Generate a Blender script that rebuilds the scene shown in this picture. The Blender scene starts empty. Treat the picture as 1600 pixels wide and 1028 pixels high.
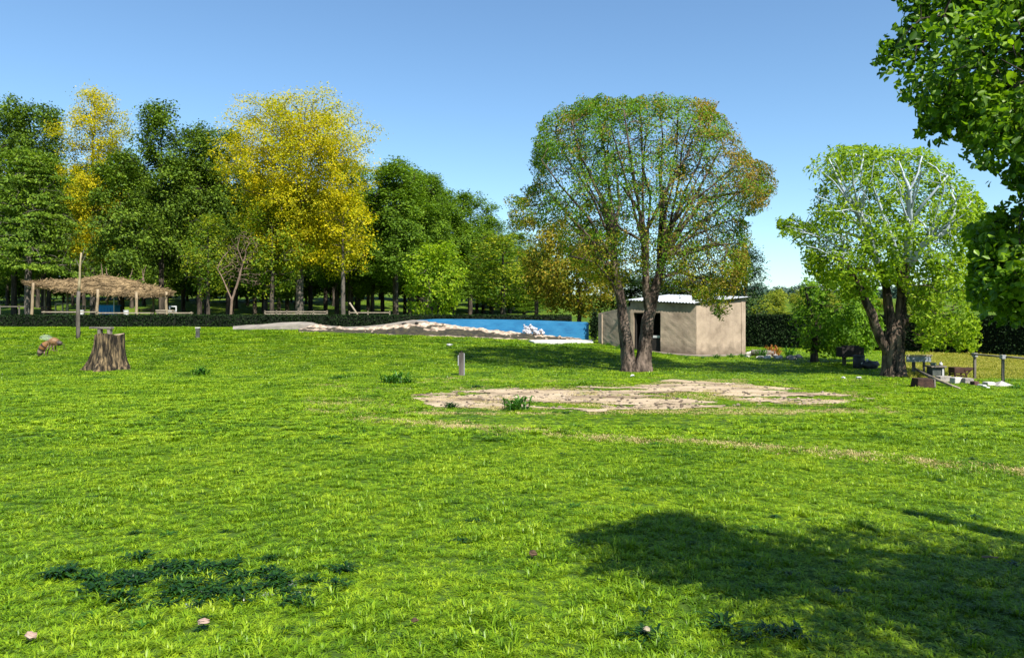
import bpy, math, random
import numpy as np
from mathutils import Vector, Matrix, noise

random.seed(7)
rng = np.random.default_rng(7)
V_ = Vector
R = math.radians
sc = bpy.context.scene
COL = sc.collection

# ------------------------------------------------------------ camera, sky, sun, exposure
CAM_H, FPX, HOR = 1.8, 1156.0, 490.0          # eye height, focal length and horizon row of the 1600 px photograph
cam_d = bpy.data.cameras.new('camera')
cam_d.sensor_width = 36.0
cam_d.lens = 36.0 * FPX / 1600.0
cam_d.shift_y = -(514.0 - HOR) / 1600.0
cam_d.clip_start, cam_d.clip_end = 0.05, 3000
cam = bpy.data.objects.new('camera', cam_d)
COL.objects.link(cam)
cam.location = (0, 0, CAM_H)
cam.rotation_euler = (R(90), 0, 0)
sc.camera = cam

SUN_EL = R(50)
SUN = Vector((0.50 * math.cos(SUN_EL), -0.866 * math.cos(SUN_EL), math.sin(SUN_EL)))
world = bpy.data.worlds.new('World')
sc.world = world
world.use_nodes = True
wn = world.node_tree
bg = wn.nodes['Background']
sky = wn.nodes.new('ShaderNodeTexSky')
sky.sky_type = 'NISHITA'
sky.sun_disc = False
sky.sun_elevation = SUN_EL
sky.sun_rotation = math.atan2(SUN.x, SUN.y)
sky.air_density = 1.0
sky.dust_density = 0.3
sky.ozone_density = 1.6
tintn = wn.nodes.new('ShaderNodeVectorMath')
tintn.operation = 'MULTIPLY'
tintn.inputs[1].default_value = (0.78, 0.955, 1.04)
wn.links.new(sky.outputs[0], tintn.inputs[0])
wn.links.new(tintn.outputs[0], bg.inputs[0])
bg.inputs[1].default_value = 0.085
sun_d = bpy.data.lights.new('sun', 'SUN')
sun_d.energy = 4.95
sun_d.angle = R(0.53)
sun_d.color = (1.0, 0.94, 0.84)
sun = bpy.data.objects.new('sun', sun_d)
COL.objects.link(sun)
sun.rotation_euler = SUN.to_track_quat('Z', 'Y').to_euler()
sun.location = (20, -20, 40)
sc.view_settings.view_transform = 'Standard'
sc.view_settings.look = 'None'
sc.view_settings.exposure = 1.12
sc.view_settings.gamma = 1.0
sc.view_settings.use_curve_mapping = False
sc.cycles.max_bounces = 6
sc.cycles.diffuse_bounces = 3
sc.cycles.glossy_bounces = 2
sc.cycles.transmission_bounces = 4
sc.cycles.caustics_reflective = False
sc.cycles.caustics_refractive = False

# ------------------------------------------------------------ terrain and picture geometry
def sst(a, b, v):
    t = min(1.0, max(0.0, (v - a) / (b - a)))
    return t * t * (3 - 2 * t)

AX = [400, 520, 700, 920, 985, 1050, 1100]
AZ = [1.05, 1.02, 0.80, 0.52, 0.28, 0.07, 0.0]

def hgt(x, y):
    z = 0.0
    if y > 20:
        px = 800 + FPX * x / y
        z = float(np.interp(px, AX, AZ)) * sst(21, 38, y)
        if y > 44:
            z += (0.30 + 0.2 * min(1, max(0, (1100 - px) / 400))) * sst(44, 60, y) + 4.2 * sst(58, 135, y)
    if y > 2:
        z += 0.035 * noise.noise(Vector((x * 0.25, y * 0.25, 3.1))) * min(1, y / 6)
    return z

def P(px, py, d):
    return Vector(((px - 800) / FPX * d, d, CAM_H + (HOR - py) / FPX * d))

def G(px, py):
    """ground point seen at a pixel"""
    d = 2.5
    while d < 120:
        p = P(px, py, d)
        if p.z <= hgt(p.x, p.y):
            break
        d += 0.05
    return Vector((p.x, p.y, hgt(p.x, p.y)))

def GD(px, d):
    x = (px - 800) / FPX * d
    return Vector((x, d, hgt(x, d)))

# ------------------------------------------------------------ materials
MATS = {}

def nodes_of(name):
    m = bpy.data.materials.new(name)
    m.use_nodes = True
    nt = m.node_tree
    b = nt.nodes['Principled BSDF']
    return m, nt, b

def surf(name, c1, c2, scale=4.0, rough=0.85, bump=0.3, bscale=None, c3=None, coord='Object', stretch=(1, 1, 1), metal=0.0, dist=0.02, island=0.0, spec=0.3):
    if name in MATS:
        return MATS[name]
    m, nt, b = nodes_of(name)
    N, L = nt.nodes, nt.links
    tc = N.new('ShaderNodeTexCoord')
    mp = N.new('ShaderNodeMapping')
    mp.inputs['Scale'].default_value = stretch
    L.new(tc.outputs[coord], mp.inputs[0])
    n1 = N.new('ShaderNodeTexNoise')
    n1.inputs['Scale'].default_value = scale
    n1.inputs['Detail'].default_value = 8
    n1.inputs['Roughness'].default_value = 0.62
    L.new(mp.outputs[0], n1.inputs[0])
    r = N.new('ShaderNodeValToRGB')
    r.color_ramp.elements[0].position = 0.32
    r.color_ramp.elements[1].position = 0.68
    r.color_ramp.elements[0].color = (*c1, 1)
    r.color_ramp.elements[1].color = (*c2, 1)
    if c3:
        e = r.color_ramp.elements.new(0.5)
        e.color = (*c3, 1)
    L.new(n1.outputs[0], r.inputs[0])
    out = r.outputs[0]
    if island:
        g = N.new('ShaderNodeNewGeometry')
        mr = N.new('ShaderNodeMapRange')
        mr.inputs[3].default_value = 1 - island
        mr.inputs[4].default_value = 1 + island
        L.new(g.outputs['Random Per Island'], mr.inputs[0])
        vm = N.new('ShaderNodeVectorMath')
        vm.operation = 'SCALE'
        L.new(out, vm.inputs[0])
        L.new(mr.outputs[0], vm.inputs['Scale'])
        out = vm.outputs[0]
    L.new(out, b.inputs['Base Color'])
    b.inputs['Roughness'].default_value = rough
    b.inputs['Metallic'].default_value = metal
    b.inputs['Specular IOR Level'].default_value = spec
    if bump:
        n2 = N.new('ShaderNodeTexNoise')
        n2.inputs['Scale'].default_value = bscale or scale * 5
        n2.inputs['Detail'].default_value = 6
        L.new(mp.outputs[0], n2.inputs[0])
        bp = N.new('ShaderNodeBump')
        bp.inputs['Strength'].default_value = bump
        bp.inputs['Distance'].default_value = dist
        L.new(n2.outputs[0], bp.inputs['Height'])
        L.new(bp.outputs[0], b.inputs['Normal'])
    MATS[name] = m
    return m

def leafmat(name, cols, trans=0.4, rough=0.55, spec=0.14, nscale=0.6, namp=0.35, attr=None, orand=0.0):
    """leaf colours vary from leaf to leaf (cols = ramp) and slowly through the crown"""
    if name in MATS:
        return MATS[name]
    m, nt, b = nodes_of(name)
    N, L = nt.nodes, nt.links
    g = N.new('ShaderNodeNewGeometry')
    r = N.new('ShaderNodeValToRGB')
    els = r.color_ramp.elements
    while len(els) < len(cols):
        els.new(0.5)
    for i, c in enumerate(cols):
        els[i].position = i / (len(cols) - 1)
        els[i].color = (*c, 1)
    tc = N.new('ShaderNodeTexCoord')
    nz = N.new('ShaderNodeTexNoise')
    nz.inputs['Scale'].default_value = nscale
    nz.inputs['Detail'].default_value = 3
    L.new(tc.outputs['Object'] if attr != 'world' else g.outputs['Position'], nz.inputs[0])
    ma = N.new('ShaderNodeMath')
    ma.operation = 'MULTIPLY_ADD'
    L.new(nz.outputs[0], ma.inputs[0])
    ma.inputs[1].default_value = namp * 4
    ma.inputs[2].default_value = -namp * 2
    ad = N.new('ShaderNodeMath')
    ad.operation = 'ADD'
    L.new(ma.outputs[0], ad.inputs[0])
    if orand:
        oi = N.new('ShaderNodeObjectInfo')
        a1_ = N.new('ShaderNodeMath'); a1_.operation = 'MULTIPLY_ADD'
        a2_ = N.new('ShaderNodeMath'); a2_.operation = 'MULTIPLY'
        L.new(g.outputs['Random Per Island'], a2_.inputs[0]); a2_.inputs[1].default_value = 1 - orand
        L.new(oi.outputs['Random'], a1_.inputs[0]); a1_.inputs[1].default_value = orand
        L.new(a2_.outputs[0], a1_.inputs[2])
        L.new(a1_.outputs[0], ad.inputs[1])
    else:
        L.new(g.outputs['Random Per Island'], ad.inputs[1])
    L.new(ad.outputs[0], r.inputs[0])
    out = r.outputs[0]
    if attr and attr != 'world':
        at = N.new('ShaderNodeAttribute')
        at.attribute_name = attr
        mx = N.new('ShaderNodeVectorMath')
        mx.operation = 'MULTIPLY'
        L.new(out, mx.inputs[0])
        L.new(at.outputs['Color'], mx.inputs[1])
        out = mx.outputs[0]
    L.new(out, b.inputs['Base Color'])
    b.inputs['Roughness'].default_value = rough
    b.inputs['Specular IOR Level'].default_value = spec
    t = N.new('ShaderNodeBsdfTranslucent')
    vm = N.new('ShaderNodeVectorMath')
    vm.operation = 'MULTIPLY'
    vm.inputs[1].default_value = (1.35, 1.4, 0.5)
    L.new(out, vm.inputs[0])
    L.new(vm.outputs[0], t.inputs[0])
    mix = N.new('ShaderNodeMixShader')
    mix.inputs[0].default_value = trans
    L.new(b.outputs[0], mix.inputs[1])
    L.new(t.outputs[0], mix.inputs[2])
    L.new(mix.outputs[0], N['Material Output'].inputs[0])
    MATS[name] = m
    return m

BARK_DARK = surf('bark_dark', (0.022, 0.017, 0.013), (0.085, 0.068, 0.05), 5, 0.95, 0.8, 14, stretch=(1, 1, 0.25), dist=0.04)
BARK_MID = surf('bark_brown', (0.025, 0.017, 0.012), (0.15, 0.11, 0.085), 6, 0.95, 1.0, 16, stretch=(1, 1, 0.35), dist=0.05)
BARK_RIGHT = surf('bark_furrowed', (0.014, 0.010, 0.007), (0.14, 0.10, 0.07), 7, 0.95, 1.0, 18, stretch=(1, 1, 0.22), dist=0.06)
BARK_SKY = surf('bark_sky_tone', (0.24, 0.28, 0.33), (0.42, 0.47, 0.54), 5, 0.8, 0.4, 14, stretch=(1, 1, 0.4))  # bright sky showing at the upper branches, painted on as their colour
BARK_GREY = surf('bark_grey', (0.05, 0.042, 0.035), (0.14, 0.12, 0.10), 5, 0.95, 0.7, 14, stretch=(1, 1, 0.3), dist=0.04)
TWIG = surf('dry_twig', (0.10, 0.07, 0.05), (0.22, 0.15, 0.11), 5, 0.9, 0.3)

for k_, (a_, b_) in {'bark_brown': (.42, .60), 'bark_furrowed': (.42, .60), 'bark_dark': (.40, .62)}.items():
    rp = [n for n in MATS[k_].node_tree.nodes if n.type == 'VALTORGB'][0].color_ramp
    rp.elements[0].position, rp.elements[-1].position = a_, b_

# ------------------------------------------------------------ object helpers
def link(name, me, mats, parent=None, loc=None):
    o = bpy.data.objects.new(name, me)
    COL.objects.link(o)
    if mats is not None and not me.materials:
        for m in (mats if isinstance(mats, (list, tuple)) else [mats]):
            me.materials.append(m)
    if parent is not None:
        o.parent = parent
    if loc is not None:
        o.location = loc
    return o

def tag(o, label=None, cat=None, group=None, kind=None):
    if label: o['label'] = label
    if cat: o['category'] = cat
    if group: o['group'] = group
    if kind: o['kind'] = kind
    return o

def empty(name, loc, label, cat, group=None, rz=0.0):
    o = bpy.data.objects.new(name, None)
    o.empty_display_size = 0.2
    COL.objects.link(o)
    o.location = loc
    o.rotation_euler = (0, 0, rz)
    return tag(o, label, cat, group)

def copy_tree(o, loc, rz=0.0, scale=1.0, label=None, sz=None):
    c = o.copy()
    COL.objects.link(c)
    c.location = loc
    c.rotation_euler = (0, 0, rz)
    c.scale = (scale, scale, sz or scale)
    if label: c['label'] = label
    for ch in list(o.children):
        k = ch.copy()
        COL.objects.link(k)
        k.parent = c
        for g in list(ch.children):
            q = g.copy()
            COL.objects.link(q)
            q.parent = k
    return c

class MB:
    def __init__(s):
        s.v, s.f, s.n = [], [], 0
    def add(s, vs, fs):
        s.v.extend([tuple(v) for v in vs])
        s.f.extend([tuple(i + s.n for i in f) for f in fs])
        s.n += len(vs)
        return s
    def box(s, c, size, rot=None, taper=1.0):
        x, y, z = [a / 2 for a in size]
        vs = [Vector((sx * x * (taper if sz > 0 else 1), sy * y * (taper if sz > 0 else 1), sz * z)) for sz in (-1, 1) for sy in (-1, 1) for sx in (-1, 1)]
        if rot is not None:
            vs = [rot @ v for v in vs]
        vs = [v + Vector(c) for v in vs]
        return s.add(vs, [(0, 2, 3, 1), (4, 5, 7, 6), (0, 1, 5, 4), (2, 6, 7, 3), (0, 4, 6, 2), (1, 3, 7, 5)])
    def rod(s, a, b, r0, r1=None, n=8, wob=0.0, seg=1):
        a, b = Vector(a), Vector(b)
        r1 = r0 if r1 is None else r1
        t = (b - a).normalized()
        u = t.orthogonal().normalized()
        w = t.cross(u)
        vs = []
        for k in range(seg + 1):
            q = k / seg
            c = a.lerp(b, q)
            if wob and 0 < k < seg:
                c += u * random.uniform(-wob, wob) + w * random.uniform(-wob, wob)
            r = r0 + (r1 - r0) * q
            for i in range(n):
                an = 2 * math.pi * i / n
                vs.append(c + (u * math.cos(an) + w * math.sin(an)) * r)
        fs = [(k * n + i, k * n + (i + 1) % n, (k + 1) * n + (i + 1) % n, (k + 1) * n + i) for k in range(seg) for i in range(n)]
        fs += [tuple(range(n - 1, -1, -1)), tuple(range(seg * n, seg * n + n))]
        return s.add(vs, fs)
    def blob(s, c, rad, seed=0, amp=0.25, nu=10, nv=7, flat=False):
        vs = []
        c = Vector(c)
        for j in range(nv + 1):
            th = math.pi * j / nv
            for i in range(nu):
                ph = 2 * math.pi * i / nu
                d = Vector((math.sin(th) * math.cos(ph), math.sin(th) * math.sin(ph), math.cos(th)))
                k = 1 + amp * noise.noise(d * 1.7 + Vector((seed, seed * 2.3, 0)))
                vs.append(c + Vector((d.x * rad[0] * k, d.y * rad[1] * k, d.z * rad[2] * k)))
        fs = []
        for j in range(nv):
            for i in range(nu):
                fs.append((j * nu + i, (j + 1) * nu + i, (j + 1) * nu + (i + 1) % nu, j * nu + (i + 1) % nu))
        return s.add(vs, fs)
    def mesh(s, name, smooth=False):
        me = bpy.data.meshes.new(name)
        me.from_pydata(s.v, [], s.f)
        if smooth:
            me.polygons.foreach_set('use_smooth', [True] * len(me.polygons))
        me.update()
        return me
    def build(s, name, mat, parent=None, smooth=False, bevel=0.0):
        o = link(name, s.mesh(name, smooth), mat, parent)
        if bevel:
            md = o.modifiers.new('bevel', 'BEVEL')
            md.width = bevel
            md.segments = 2
            md.limit_method = 'ANGLE'
        return o

def np_mesh(name, V, F, k, smooth=False):
    """V (n,3), F (m,k) -> mesh"""
    me = bpy.data.meshes.new(name)
    me.vertices.add(len(V))
    me.vertices.foreach_set('co', np.ascontiguousarray(V, np.float32).ravel())
    me.loops.add(F.size)
    me.loops.foreach_set('vertex_index', np.ascontiguousarray(F, np.int32).ravel())
    me.polygons.add(len(F))
    me.polygons.foreach_set('loop_start', np.arange(0, F.size, k, dtype=np.int32))
    me.polygons.foreach_set('loop_total', np.full(len(F), k, np.int32))
    if smooth:
        me.polygons.foreach_set('use_smooth', np.ones(len(F), bool))
    me.update(calc_edges=True)
    return me

def unit(a):
    return a / np.maximum(1e-9, np.linalg.norm(a, axis=-1, keepdims=True))

def leaves(name, C, length, width, up=0.5, out=None, fine=False, tint=None, droop=0.0, mixed=0.5):
    """one leaf per row of C; each leaf a folded blade of 2 (or 4) faces"""
    n = len(C)
    nrm = unit(rng.normal(size=(n, 3)) + np.array([0, 0, up]) * 1.6 + (out * 1.2 if out is not None else 0))
    d = rng.normal(size=(n, 3))
    d[:, 2] -= droop
    d -= nrm * np.sum(d * nrm, 1, keepdims=True)
    d = unit(d)
    s = np.cross(nrm, d)
    L = (length * rng.uniform(1 - mixed, 1 + mixed, (n, 1)))
    W = L * (width / length) * 0.5
    if not fine:
        V = np.stack([C - d * L * .5, C + s * W + nrm * W * .35, C + d * L * .5, C - s * W + nrm * W * .35], 1).reshape(-1, 3)
        i = np.arange(n)[:, None] * 4
        F = np.concatenate([i + np.array([[0, 1, 2]]), i + np.array([[0, 2, 3]])], 0)
        me = np_mesh(name, V, F, 3)
        k = 4
    else:
        a = C - d * L * .5
        V = np.stack([a, a + d * L * .35 + s * W + nrm * W * .3, a + d * L * .75 + s * W * .7 + nrm * W * .15, a + d * L - nrm * W * .35,
                      a + d * L * .75 - s * W * .7 + nrm * W * .15, a + d * L * .35 - s * W + nrm * W * .3], 1).reshape(-1, 3)
        i = np.arange(n)[:, None] * 6
        F = np.concatenate([i + np.array([[0, 1, 2, 3]]), i + np.array([[0, 3, 4, 5]])], 0)
        me = np_mesh(name, V, F, 4)
        k = 6
    if tint is not None:
        a = me.color_attributes.new('tint', 'FLOAT_COLOR', 'POINT')
        c = np.ones((n, 4), np.float32)
        c[:, :3] = tint
        a.data.foreach_set('color', np.repeat(c, k, 0).ravel())
    return me

# ------------------------------------------------------------ tree growth
def colonize(attr, nodes, par, lab, step, infl, kill, iters=90, trop=(0, 0, 0.12), cap=6000):
    A = np.array(attr, float)
    nodes, par, lab = list(map(np.array, nodes)), list(par), list(lab)
    alive = np.ones(len(A), bool)
    best = np.full(len(A), 1e9)
    bi = np.zeros(len(A), int)
    start = 0
    seen = set()
    trop = np.array(trop)
    for it in range(iters):
        new = np.array(nodes[start:])
        if len(new) == 0:
            break
        for c0 in range(0, len(new), 400):
            dd = np.linalg.norm(A[:, None, :] - new[None, c0:c0 + 400, :], axis=2)
            j = dd.argmin(1)
            m = dd[np.arange(len(A)), j]
            u = m < best
            best[u] = m[u]
            bi[u] = j[u] + start + c0
        start = len(nodes)
        alive &= best > kill
        idx = np.where(alive & (best < infl))[0]
        if len(idx) == 0:
            idx = np.where(alive)[0]
            if len(idx) == 0:
                break
            idx = idx[best[idx].argsort()[:5]]
        NN = np.array(nodes)
        dirs = unit(A[idx] - NN[bi[idx]])
        acc = {}
        for q, b in enumerate(bi[idx]):
            acc.setdefault(int(b), []).append(dirs[q])
        grown = 0
        for b, ds in acc.items():
            v = np.mean(ds, 0) + trop + rng.normal(size=3) * 0.16
            v = v / (np.linalg.norm(v) + 1e-9)
            p = NN[b] + v * step
            key = (b, round(v[0] * 2), round(v[1] * 2), round(v[2] * 2))
            if key in seen:
                continue
            seen.add(key)
            nodes.append(p)
            par.append(b)
            lab.append(lab[b])
            grown += 1
        if not grown or len(nodes) > cap:
            break
    return np.array(nodes), np.array(par), np.array(lab), A

def radii(nodes, par, tip, e=2.35, given=None):
    n = len(nodes)
    r = np.zeros(n)
    acc = np.zeros(n)
    kids = np.zeros(n, int)
    for i in range(n):
        if par[i] >= 0:
            kids[par[i]] += 1
    for i in range(n - 1, -1, -1):
        r[i] = tip if acc[i] == 0 else acc[i] ** (1 / e)
        if given is not None and i in given:
            r[i] = max(r[i], given[i]) if given[i] < 0.09 else given[i]
        if par[i] >= 0:
            acc[par[i]] += r[i] ** e
    return r, kids

def tube_mesh(name, nodes, par, r, sel=None, flare=0.0, knob=0.12, tipscale=0.5):
    """tubes along chains; sel = mask of nodes whose segment (to the parent) belongs here"""
    n = len(nodes)
    main = {}
    for i in range(n):
        p = par[i]
        if p >= 0 and (p not in main or r[i] > r[main[p]]):
            main[p] = i
    mb = MB()
    done = np.zeros(n, bool)
    zb = nodes[:, 2].min()
    for i in range(n):
        if done[i] or (sel is not None and not sel[i]):
            continue
        p = par[i]
        if p < 0:
            chain = [i]
        else:
            if main.get(p) == i and not (sel is not None and not sel[p]) and not done[p] is False and par[p] >= -1 and not done[i] and main.get(p) == i and done[p]:
                chain = [p, i]
            else:
                chain = [p, i]
        done[i] = True
        j = i
        while j in main and (sel is None or sel[main[j]]) and not done[main[j]]:
            j = main[j]
            done[j] = True
            chain.append(j)
        if len(chain) < 2:
            continue
        rad = [r[c] for c in chain]
        if p >= 0:
            rad[0] = r[chain[1]]
        k = 28 if max(rad) > 0.16 else 12 if max(rad) > 0.11 else 7 if max(rad) > 0.035 else 4 if max(rad) > 0.012 else 3
        pts = [Vector(nodes[c]) for c in chain]
        u = None
        vs, fs = [], []
        for q, c in enumerate(pts):
            t = (pts[min(q + 1, len(pts) - 1)] - pts[max(q - 1, 0)]).normalized()
            u = t.orthogonal().normalized() if u is None else (u - t * u.dot(t)).normalized()
            w = t.cross(u)
            rr = rad[q] * (tipscale if q == len(pts) - 1 and len(pts) > 2 else 1)
            for a in range(k):
                an = 2 * math.pi * a / k
                dv = u * math.cos(an) + w * math.sin(an)
                f = rr
                if k == 28:
                    fu = abs(noise.noise(Vector((dv.x * 5.5 + 3, dv.y * 5.5, c.z * 0.9))))
                    f *= 1 - .20 * max(0.0, 1 - fu * 5) + .05 * noise.noise(Vector((dv.x * 9, dv.y * 9, c.z * 6)))
                if k >= 12:
                    f *= 1 + knob * noise.noise(Vector((dv.x * 2.2 + c.x, dv.y * 2.2 + c.y, c.z * 0.8))) * 2
                    if flare:
                        hh = max(0.0, c.z - zb)
                        fl = flare * math.exp(-hh / 0.28)
                        f *= 1 + fl * (1 + 0.55 * math.cos(an * 4 + 1.0))
                vs.append(c + dv * f)
            if q:
                b0, b1 = (q - 1) * k, q * k
                for a in range(k):
                    fs.append((b0 + a, b0 + (a + 1) % k, b1 + (a + 1) % k, b1 + a))
        mb.add(vs, fs)
    return mb.mesh(name, True)

def poly_sample(poly, n, depth, thick, shell=0.0, dscale=None):
    """points inside a picture-space outline, given real depth that bulges in the middle"""
    poly = np.array(poly, float)
    lo, hi = poly.min(0), poly.max(0)
    out = []
    a, b = poly, np.roll(poly, -1, 0)
    while len(out) < n:
        q = lo + rng.random((n * 2, 2)) * (hi - lo)
        ins = np.zeros(len(q), bool)
        for (x0, y0), (x1, y1) in zip(a, b):
            c = ((y0 > q[:, 1]) != (y1 > q[:, 1]))
            xx = (x1 - x0) * (q[:, 1] - y0) / ((y1 - y0) if y1 != y0 else 1e-9) + x0
            ins ^= c & (q[:, 0] < xx)
        q = q[ins]
        ab = b - a
        t = np.clip(((q[:, None, :] - a[None]) * ab[None]).sum(2) / (ab ** 2).sum(1)[None], 0, 1)
        dd = np.linalg.norm(q[:, None, :] - (a[None] + ab[None] * t[..., None]), axis=2).min(1)
        dm = dd * depth / FPX
        half = np.minimum(thick, np.sqrt(np.maximum(0.01, 2 * thick * dm - np.minimum(dm, thick) ** 2)))
        w = rng.uniform(-1, 1, len(q))
        if shell:
            keep = (rng.random(len(q)) > shell * (1 - np.abs(w)) * np.clip(dm / thick, 0, 1) * 1.3)
        else:
            keep = np.ones(len(q), bool)
        for (px, py), h, ww, kp in zip(q, half, w, keep):
            if kp:
                out.append(P(px, py, depth + h * ww))
    out = out[:n]
    return np.array([tuple(o) for o in out])

def resample(pts, rad, step):
    P_, R_ = [Vector(pts[0])], [rad[0]]
    for k in range(len(pts) - 1):
        a, b = Vector(pts[k]), Vector(pts[k + 1])
        m = max(1, int(round((b - a).length / step)))
        for j in range(1, m + 1):
            t = j / m
            P_.append(a.lerp(b, t) + Vector((random.uniform(-1, 1), random.uniform(-1, 1), 0)) * 0.012)
            R_.append(rad[k] + (rad[k + 1] - rad[k]) * t)
    return P_, R_

def skeleton(limbs, step):
    """limbs: list of (parent_limb, [points], [radii]); returns nodes, par, label, given"""
    nodes, par, lab, given = [], [], [], {}
    for li, (pl, pts, rad) in enumerate(limbs):
        pp, rr = resample(pts, rad, step)
        if pl is None:
            prev = -1
            s = 0
        else:
            cand = [i for i in range(len(nodes)) if lab[i] == pl]
            prev = min(cand, key=lambda i: (nodes[i] - pp[0]).length)
            s = 1 if (nodes[prev] - pp[0]).length < step else 0
        for i in range(s, len(pp)):
            nodes.append(pp[i])
            par.append(prev)
            lab.append(li)
            given[len(nodes) - 1] = rr[i]
            prev = len(nodes) - 1
    return [tuple(v) for v in nodes], par, lab, given

def clump(C, scale, thr, seed=0.0):
    f = np.array([noise.fractal(Vector((c[0] * scale + seed, c[1] * scale, c[2] * scale * 1.15)), 1.0, 2.1, 3) for c in C])
    return rng.random(len(C)) < np.clip((f - thr) * 5 + .5, 0.03, 1.0)

def outline_keep(polys, W, amp=7):
    px, py = px_of(W)
    k = np.zeros(len(W), bool)
    for i in range(len(W)):
        dx = amp * noise.noise(Vector((px[i] * .06, py[i] * .06, 1))) ; dy = amp * noise.noise(Vector((px[i] * .06, py[i] * .06, 7)))
        k[i] = any(in_poly(p, px[i] + dx, py[i] + dy) for p in polys)
    return k

def spots(nodes, kids, par, A, per, spread, tips_back=1, at_attr=True, cl=None, zf=.8):
    n = len(nodes)
    tipn = [i for i in range(n) if kids[i] == 0]
    C = [nodes[tipn]]
    p = par[tipn]
    C.append(nodes[p[p >= 0]])
    if at_attr:
        C.append(A)
    C = np.concatenate(C)
    if cl: C = C[clump(C, *cl)]
    C = np.repeat(C, per, 0)
    return C + rng.normal(size=C.shape) * np.array([spread, spread, spread * zf])

# ------------------------------------------------------------ ground
def make_ground():
    ys = np.concatenate([np.linspace(-40, 0, 9)[:-1], np.linspace(0, 60, 150)[:-1], np.geomspace(60, 1500, 50)])
    xs = np.sinh(np.linspace(-4.6, 4.6, 240)) * 15
    V = np.array([(x, y, hgt(x, y)) for y in ys for x in xs])
    nx, ny = len(xs), len(ys)
    i = np.arange((ny - 1) * nx).reshape(ny - 1, nx)[:, :-1].ravel()
    F = np.stack([i, i + 1, i + 1 + nx, i + nx], 1)
    me = np_mesh('ground', V, F, 4, True)
    m, nt, b = nodes_of('lawn_soil')
    N, L = nt.nodes, nt.links
    g = N.new('ShaderNodeNewGeometry')
    n1 = N.new('ShaderNodeTexNoise'); n1.inputs['Scale'].default_value = 0.35; n1.inputs['Detail'].default_value = 9
    n2 = N.new('ShaderNodeTexNoise'); n2.inputs['Scale'].default_value = 6; n2.inputs['Detail'].default_value = 8
    L.new(g.outputs['Position'], n1.inputs[0]); L.new(g.outputs['Position'], n2.inputs[0])
    r1 = N.new('ShaderNodeValToRGB')
    r1.color_ramp.elements[0].position = .35; r1.color_ramp.elements[1].position = .65
    r1.color_ramp.elements[0].color = (0.06, 0.13, 0.008, 1); r1.color_ramp.elements[1].color = (0.14, 0.21, 0.015, 1)
    r2 = N.new('ShaderNodeValToRGB')
    r2.color_ramp.elements[0].position = .35; r2.color_ramp.elements[1].position = .62
    r2.color_ramp.elements[0].color = (0.22, 0.20, 0.2, 1); r2.color_ramp.elements[1].color = (1, 1, 1, 1)
    L.new(n1.outputs[0], r1.inputs[0]); L.new(n2.outputs[0], r2.inputs[0])
    mx = N.new('ShaderNodeVectorMath'); mx.operation = 'MULTIPLY'
    L.new(r1.outputs[0], mx.inputs[0]); L.new(r2.outputs[0], mx.inputs[1])
    sx = N.new('ShaderNodeSeparateXYZ'); L.new(g.outputs['Position'], sx.inputs[0])
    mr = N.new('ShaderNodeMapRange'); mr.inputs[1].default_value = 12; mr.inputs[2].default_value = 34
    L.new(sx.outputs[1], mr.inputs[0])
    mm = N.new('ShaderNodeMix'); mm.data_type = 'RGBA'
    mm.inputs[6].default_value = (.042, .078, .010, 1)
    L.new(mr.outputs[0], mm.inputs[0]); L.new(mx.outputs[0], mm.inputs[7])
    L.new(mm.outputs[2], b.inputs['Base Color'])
    b.inputs['Roughness'].default_value = 0.95; b.inputs['Specular IOR Level'].default_value = 0.1
    bp = N.new('ShaderNodeBump'); bp.inputs['Strength'].default_value = 0.7; bp.inputs['Distance'].default_value = 0.05
    L.new(n2.outputs[0], bp.inputs['Height']); L.new(bp.outputs[0], b.inputs['Normal'])
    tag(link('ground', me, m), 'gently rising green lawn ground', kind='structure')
make_ground()

# sandy bare patch: a ragged thin sheet of soil over the lawn
DIRT = np.array([(640, 620), (700, 609), (790, 604), (900, 606), (1000, 602), (1060, 594), (1130, 596), (1200, 603), (1290, 612), (1370, 622), (1290, 628), (1250, 632),
                 (1150, 634), (1000, 637), (880, 639), (830, 634), (760, 636), (680, 634)], float)
def in_poly(poly, x, y):
    c = False
    j = len(poly) - 1
    for i in range(len(poly)):
        xi, yi = poly[i]; xj, yj = poly[j]
        if (yi > y) != (yj > y) and x < (xj - xi) * (y - yi) / (yj - yi) + xi:
            c = not c
        j = i
    return c
def dirt(x, y):
    if not (13.5 < y < 20.5 and -4 < x < 11):
        return False
    w = noise.noise(Vector((x * 0.8, y * 2.0, 5.0))) * 6
    px, py = 800 + FPX * x / y, HOR + FPX * (CAM_H - 0.02) / y
    if not in_poly(DIRT, px + w * 5, py + w * 0.8):
        return False
    v = noise.fractal(Vector((x * 0.42, y * 1.15, 1.7)), 1.0, 2.2, 5)
    bias = 0.24 if 860 < px < 1230 else 0.06
    v += .22 * noise.noise(Vector((x * 5, y * 9, 4)))
    return v + bias > 0.0 + 0.22 * max(0.0, abs(py - 617) - 14) / 8
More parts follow.
